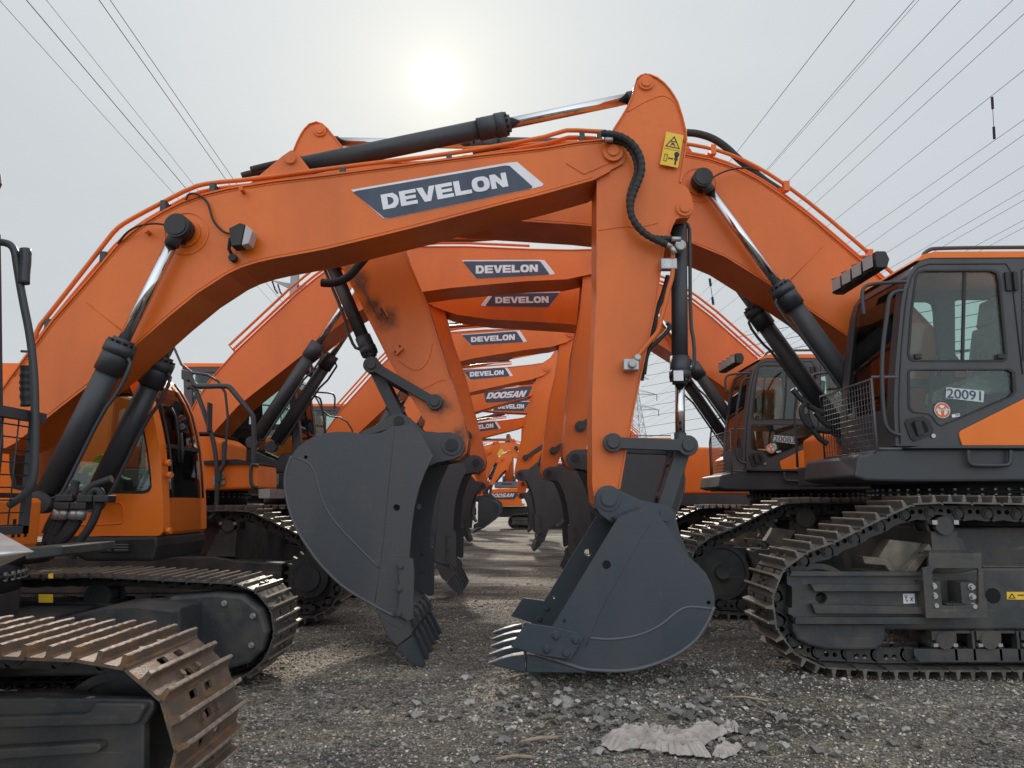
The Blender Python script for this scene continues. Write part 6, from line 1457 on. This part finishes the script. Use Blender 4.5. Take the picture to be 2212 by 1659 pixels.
def make_lines():
    pr = pylon(44.0, 262, 46, 11, 'lattice pylon rising behind the front arm and its right-hand cylinder', az=.25)
    pylon(8.3, 300, 52, 12, 'pale lattice pylon far down the lane between the arms', az=.1)
    R_ = [((1846,0),(1594,326)),((1975,0),(1657,366)),((1985,0),(1661,366)),((2075,0),(1696,399)),((2188,0),(1738,425)),((2210,32),(1753,447)),((2209,154),(1794,483)),((2209,261),(1840,518.5)),((2209,293),(1861,540)),
          ((2209,360),(1880,568)),((2209,413),(1905,590)),((2209,434),(1920,600)),((2209,477),(1960,610)),((2209,493),(1985,612))]
    zt = [60, 64, 64, 68, 72, 74, 82, 92, 96, 104, 112, 116, 124, 128]
    grp = 'power lines fanning across the right sky'
    for k, (a, b) in enumerate(R_):
        Ya = zt[k]*.62; A = W3(a, Ya)
        # follow the traced direction down to the pylon
        d = ((b[0]-a[0]), (b[1]-a[1])); t = (1385-a[0])/d[0]; yp = a[1]+d[1]*t*(.97 if k < 6 else .95); B = W3((1385, min(yp, 900)), 255)
        # the traced wire is straight in the view, so put B on the same line of sight plane
        B = W3((a[0]+d[0]*t, a[1]+d[1]*t), 255)
        wire(A, B, .021 if k not in (2,) else .014, 'thin dark power line, one of the fan running to the pylon at the right', grp, ext=1.85)
    for k in range(9):
        y0 = 1013-k*26+488*0; a = (1560, 730+k*26); b = (1392, 752+k*24)
        A, B = W3((1560+k*6, 735+k*22), 190), W3((1385, 770+k*22), 262); wire(A, B, .06, 'faint low power line behind the boom cylinders at the right', 'low power lines behind the right machines', ext=3.0)
    L_ = [((0,2),(375,418)),((57,0),(400,405)),((100,0),(415,395)),((214,0),(481,378)),((238,0),(491,368))]
    for k, (a, b) in enumerate(L_):
        A = W3(a, 34+k*2); d = (b[0]-a[0], b[1]-a[1]); t = (636-a[0])/d[0]; t = min(t, 1.75); B = W3((a[0]+d[0]*t, a[1]+d[1]*t), 92)
        wire(A, B, (.014, .024, .014, .024, .022)[k], ('thin power line, leftmost of those in the left sky','thick power line, second from the left in the left sky','thin middle power line of the left sky','thick power line, fourth from the left in the left sky','thick power line, rightmost of those in the left sky')[k], 'power lines across the left sky', ext=1.3)
    # steel pole with cross-arm seen under the front boom
    Y = 62; a = W3((636, 622), Y); root = empty('utility_pole', (a.x, Y, 0)); tag(root, 'steel utility pole with cross-arm seen under the front boom', 'utility pole')
    m = MB(); top = W3((636, 560), Y).z; m.prism([(a.x-.5, 0), (a.x+.5, 0), (a.x+.28, top), (a.x-.28, top)], Y-.3, Y+.3); build(m, 'pole', PYL, root)
    m = MB(); e = W3((588, 606), Y); m.prism([(e.x, e.z), (a.x-.2, a.z+.35), (a.x+.4, a.z+.2), (a.x+.4, a.z-.25), (a.x-.2, a.z-.2)], Y-.12, Y+.12); m.prism([(a.x+.2, a.z+.2), (a.x+2.2, a.z+.3), (a.x+.2, a.z-.2)], Y-.12, Y+.12); build(m, 'crossarm', PYL, root)
    for q, w_ in (((588, 606), (600, 634)), ((600, 614), (612, 640))):
        m = MB(); p0, p1 = W3(q, Y), W3(w_, Y); m.tube([p0, (p0+p1)/2+Vector((0, 0, -.2)), p1], .07, 6, corr=.16); build(m, 'insulator', WIRE, root)
    for i, (p0, p1, Y, lb) in enumerate([((2143,210),(2148,300),37,'insulator string hanging between two wires at the upper right'),((1533,602),(1541,658),150,'insulator string between wires above the second boom cylinder')]):
        A, B = W3(p0, Y), W3(p1, Y); s_ = Y/37*.045; m = MB(); m.tube([A, A.lerp(B, .28)], s_*1.6, 8, corr=.12*Y/37); m.tube([A.lerp(B, .28), A.lerp(B, .72)], s_*.35, 6); m.tube([A.lerp(B, .72), B], s_*1.6, 8, corr=.12*Y/37)
        o = build(m, 'insulator_string', WIRE, origin=tuple(A)); tag(o, lb, 'insulator')
def make_trees():
    rnd = random.Random(21)
    def tree(x, y, h, lab, sd):
        root = empty('bare_tree', (x, y, 0)); tag(root, lab, 'tree', 'bare trees along the far edge of the yard'); r_ = random.Random(sd)
        t = MB(); t.cyl((x, y, 0), (x, y, h*.45), .16, .10, n=6); build(t, 'trunk', BARK, root); c = MB()
        def br(p, d, L, r, k):
            q = p+d*L; c.cyl(p, q, r, r*.6, n=4, cap=False, smooth=False)
            if k == 0: return
            for _ in range(3 if k > 1 else 4):
                dd = (d+Vector((r_.uniform(-.7, .7), r_.uniform(-.7, .7), r_.uniform(-.1, .5)))).normalized(); br(p.lerp(q, r_.uniform(.5, 1)), dd, L*r_.uniform(.55, .8), r*.6, k-1)
        br(Vector((x, y, h*.4)), Vector((0, 0, 1)), h*.28, .09, 4); build(c, 'crown', BARK, root)
    k = 0
    for px, Y, h in [(1862,120,3.2),(1880,118,3.4),(1898,124,3.0),(1520,150,5),(1500,140,4),(1150,170,6),(1075,180,6),(1010,160,6),(1400,150,5),(1440,160,5)]:
        a = P((px, 1085), Y); tree(a[0], Y, h, 'bare brown tree far beyond the machines, among others of its row', 50+k); k += 1

# ================================================================ light, sky, camera
def make_world():
    w = bpy.data.worlds.new('World'); SC.world = w; w.use_nodes = True; n = w.node_tree; bg = n.nodes['Background']
    el, az = math.radians(31.2), math.radians(-6.3)
    sd = Vector((math.sin(az)*math.cos(el), math.cos(az)*math.cos(el), math.sin(el)))
    sky = N(n, 'ShaderNodeTexSky'); sky.sky_type = 'NISHITA'; sky.sun_disc = False; sky.sun_elevation = el; sky.sun_rotation = az; sky.air_density = 1.2; sky.dust_density = 4.0; sky.ozone_density = 1.0
    tc = N(n, 'ShaderNodeTexCoord'); dot = N(n, 'ShaderNodeVectorMath', operation='DOT_PRODUCT'); dot.inputs[1].default_value = sd; n.links.new(tc.outputs['Generated'], dot.inputs[0])
    d = dot.outputs['Value']
    def mth(op, a, b=None, clamp=False):
        x = N(n, 'ShaderNodeMath', operation=op); x.use_clamp = clamp
        for i, q in enumerate((a, b)):
            if q is None: continue
            if isinstance(q, (int, float)): x.inputs[i].default_value = q
            else: n.links.new(q, x.inputs[i])
        return x.outputs[0]
    def col(c, f):
        x = N(n, 'ShaderNodeMix', data_type='RGBA', blend_type='MULTIPLY'); x.inputs[0].default_value = 1; x.inputs[6].default_value = (*c, 1); n.links.new(f, x.inputs[7]); return x.outputs[2]
    def add(a, b):
        x = N(n, 'ShaderNodeMix', data_type='RGBA', blend_type='ADD'); x.inputs[0].default_value = 1; n.links.new(a, x.inputs[6]); n.links.new(b, x.inputs[7]); return x.outputs[2]
    dp = mth('MAXIMUM', d, 0.0)
    ang = mth('ARCCOSINE', mth('MINIMUM', d, 1.0))
    # thin high overcast: cool grey veil, brighter behind the camera's back and overhead, glow and disc at the sun
    sep = N(n, 'ShaderNodeSeparateXYZ'); n.links.new(tc.outputs['Generated'], sep.inputs[0])
    back = mth('MAXIMUM', mth('MULTIPLY', sep.outputs['Y'], -1.0), 0.0)
    veil = mth('ADD', mth('ADD', 0.575, mth('MULTIPLY', back, BACK)), mth('MULTIPLY', mth('POWER', mth('MAXIMUM', sep.outputs['Z'], 0.0), 2.0), TOPB))
    veil = mth('ADD', veil, mth('MULTIPLY', mth('POWER', mth('SUBTRACT', 1.0, mth('ABSOLUTE', sep.outputs['Z'])), 5.0), .15))
    nz = N(n, 'ShaderNodeTexNoise', Scale=1.6, Detail=5.0, Roughness=.55); mp = N(n, 'ShaderNodeMapping'); mp.inputs['Scale'].default_value = (1, 1, 2.6); n.links.new(tc.outputs['Generated'], mp.inputs[0]); n.links.new(mp.outputs[0], nz.inputs['Vector'])
    veil = mth('MULTIPLY', veil, mth('ADD', .90, mth('MULTIPLY', nz.outputs['Fac'], .20)))
    base = col((.885, .95, 1.01), veil)
    g1 = mth('MULTIPLY', mth('EXPONENT', mth('MULTIPLY', ang, -4.6)), .22)
    g2 = mth('MULTIPLY', mth('EXPONENT', mth('MULTIPLY', ang, -20.0)), .24)
    dsk = N(n, 'ShaderNodeMapRange', interpolation_type='SMOOTHERSTEP'); n.links.new(ang, dsk.inputs[0]); dsk.inputs['From Min'].default_value = .018; dsk.inputs['From Max'].default_value = .038; dsk.inputs['To Min'].default_value = .9; dsk.inputs['To Max'].default_value = 0
    tot = add(add(base, col((1.0, .86, .50), g1)), add(col((1, .93, .66), g2), col((1, .98, .92), dsk.outputs[0])))
    s10 = N(n, 'ShaderNodeMix', data_type='RGBA', blend_type='MULTIPLY'); s10.inputs[0].default_value = 1; n.links.new(sky.outputs[0], s10.inputs[6]); s10.inputs[7].default_value = (SKYK, SKYK, SKYK, 1)
    tot = add(tot, s10.outputs[2])
    n.links.new(tot, bg.inputs[0]); bg.inputs[1].default_value = 1.0
    l = bpy.data.lights.new('sun', 'SUN'); l.energy = SUNE; l.angle = math.radians(3.0); l.color = (1.0, .93, .82); o = bpy.data.objects.new('sun', l); COL.objects.link(o)
    o.rotation_euler = (-sd).to_track_quat('-Z', 'Y').to_euler()
BACK, TOPB, SKYK, SUNE = 1.05, .40, .0016, 3.3
def make_camera():
    cd = bpy.data.cameras.new('camera'); cd.sensor_width = 36; cd.lens = 36*F/2212; cd.clip_end = 3000; cd.clip_start = .05
    o = bpy.data.objects.new('camera', cd); COL.objects.link(o); o.location = (0, 0, H); o.rotation_euler = (math.pi/2+TH, 0, 0); SC.camera = o
    SC.view_settings.view_transform = 'Standard'; SC.view_settings.look = 'None'; SC.view_settings.exposure = 0.0; SC.view_settings.gamma = 1.0
    SC.render.engine = 'CYCLES'; SC.cycles.use_denoising = True; SC.cycles.max_bounces = 8; SC.cycles.transparent_max_bounces = 16; SC.cycles.sample_clamp_indirect = 6
make_camera(); make_world(); make_ground(); make_L0(); make_L1()
for k in (1, 2, 3, 4): make_R(k)
for k in (2, 3, 4, 5, 6): make_L(k)
make_far(); make_turned(); make_lines(); make_trees(); make_litter()
def make_haze():
    m = bpy.data.materials.new('haze'); m.use_nodes = True; n = m.node_tree; n.nodes.clear()
    o = n.nodes.new('ShaderNodeOutputMaterial'); v = n.nodes.new('ShaderNodeVolumePrincipled'); v.inputs['Color'].default_value = (.95, .96, 1, 1); v.inputs['Density'].default_value = HAZE; v.inputs['Anisotropy'].default_value = .2; n.links.new(v.outputs[0], o.inputs['Volume'])
    b = MB(); b.box(-420, 420, -120, 420, -1.6, 60); ob = build(b, 'haze', m); ob['kind'] = 'stuff'; MATS['haze'] = m
    SC.cycles.volume_bounces = 1; SC.cycles.volume_step_rate = 5
HAZE = .0015
#make_haze()
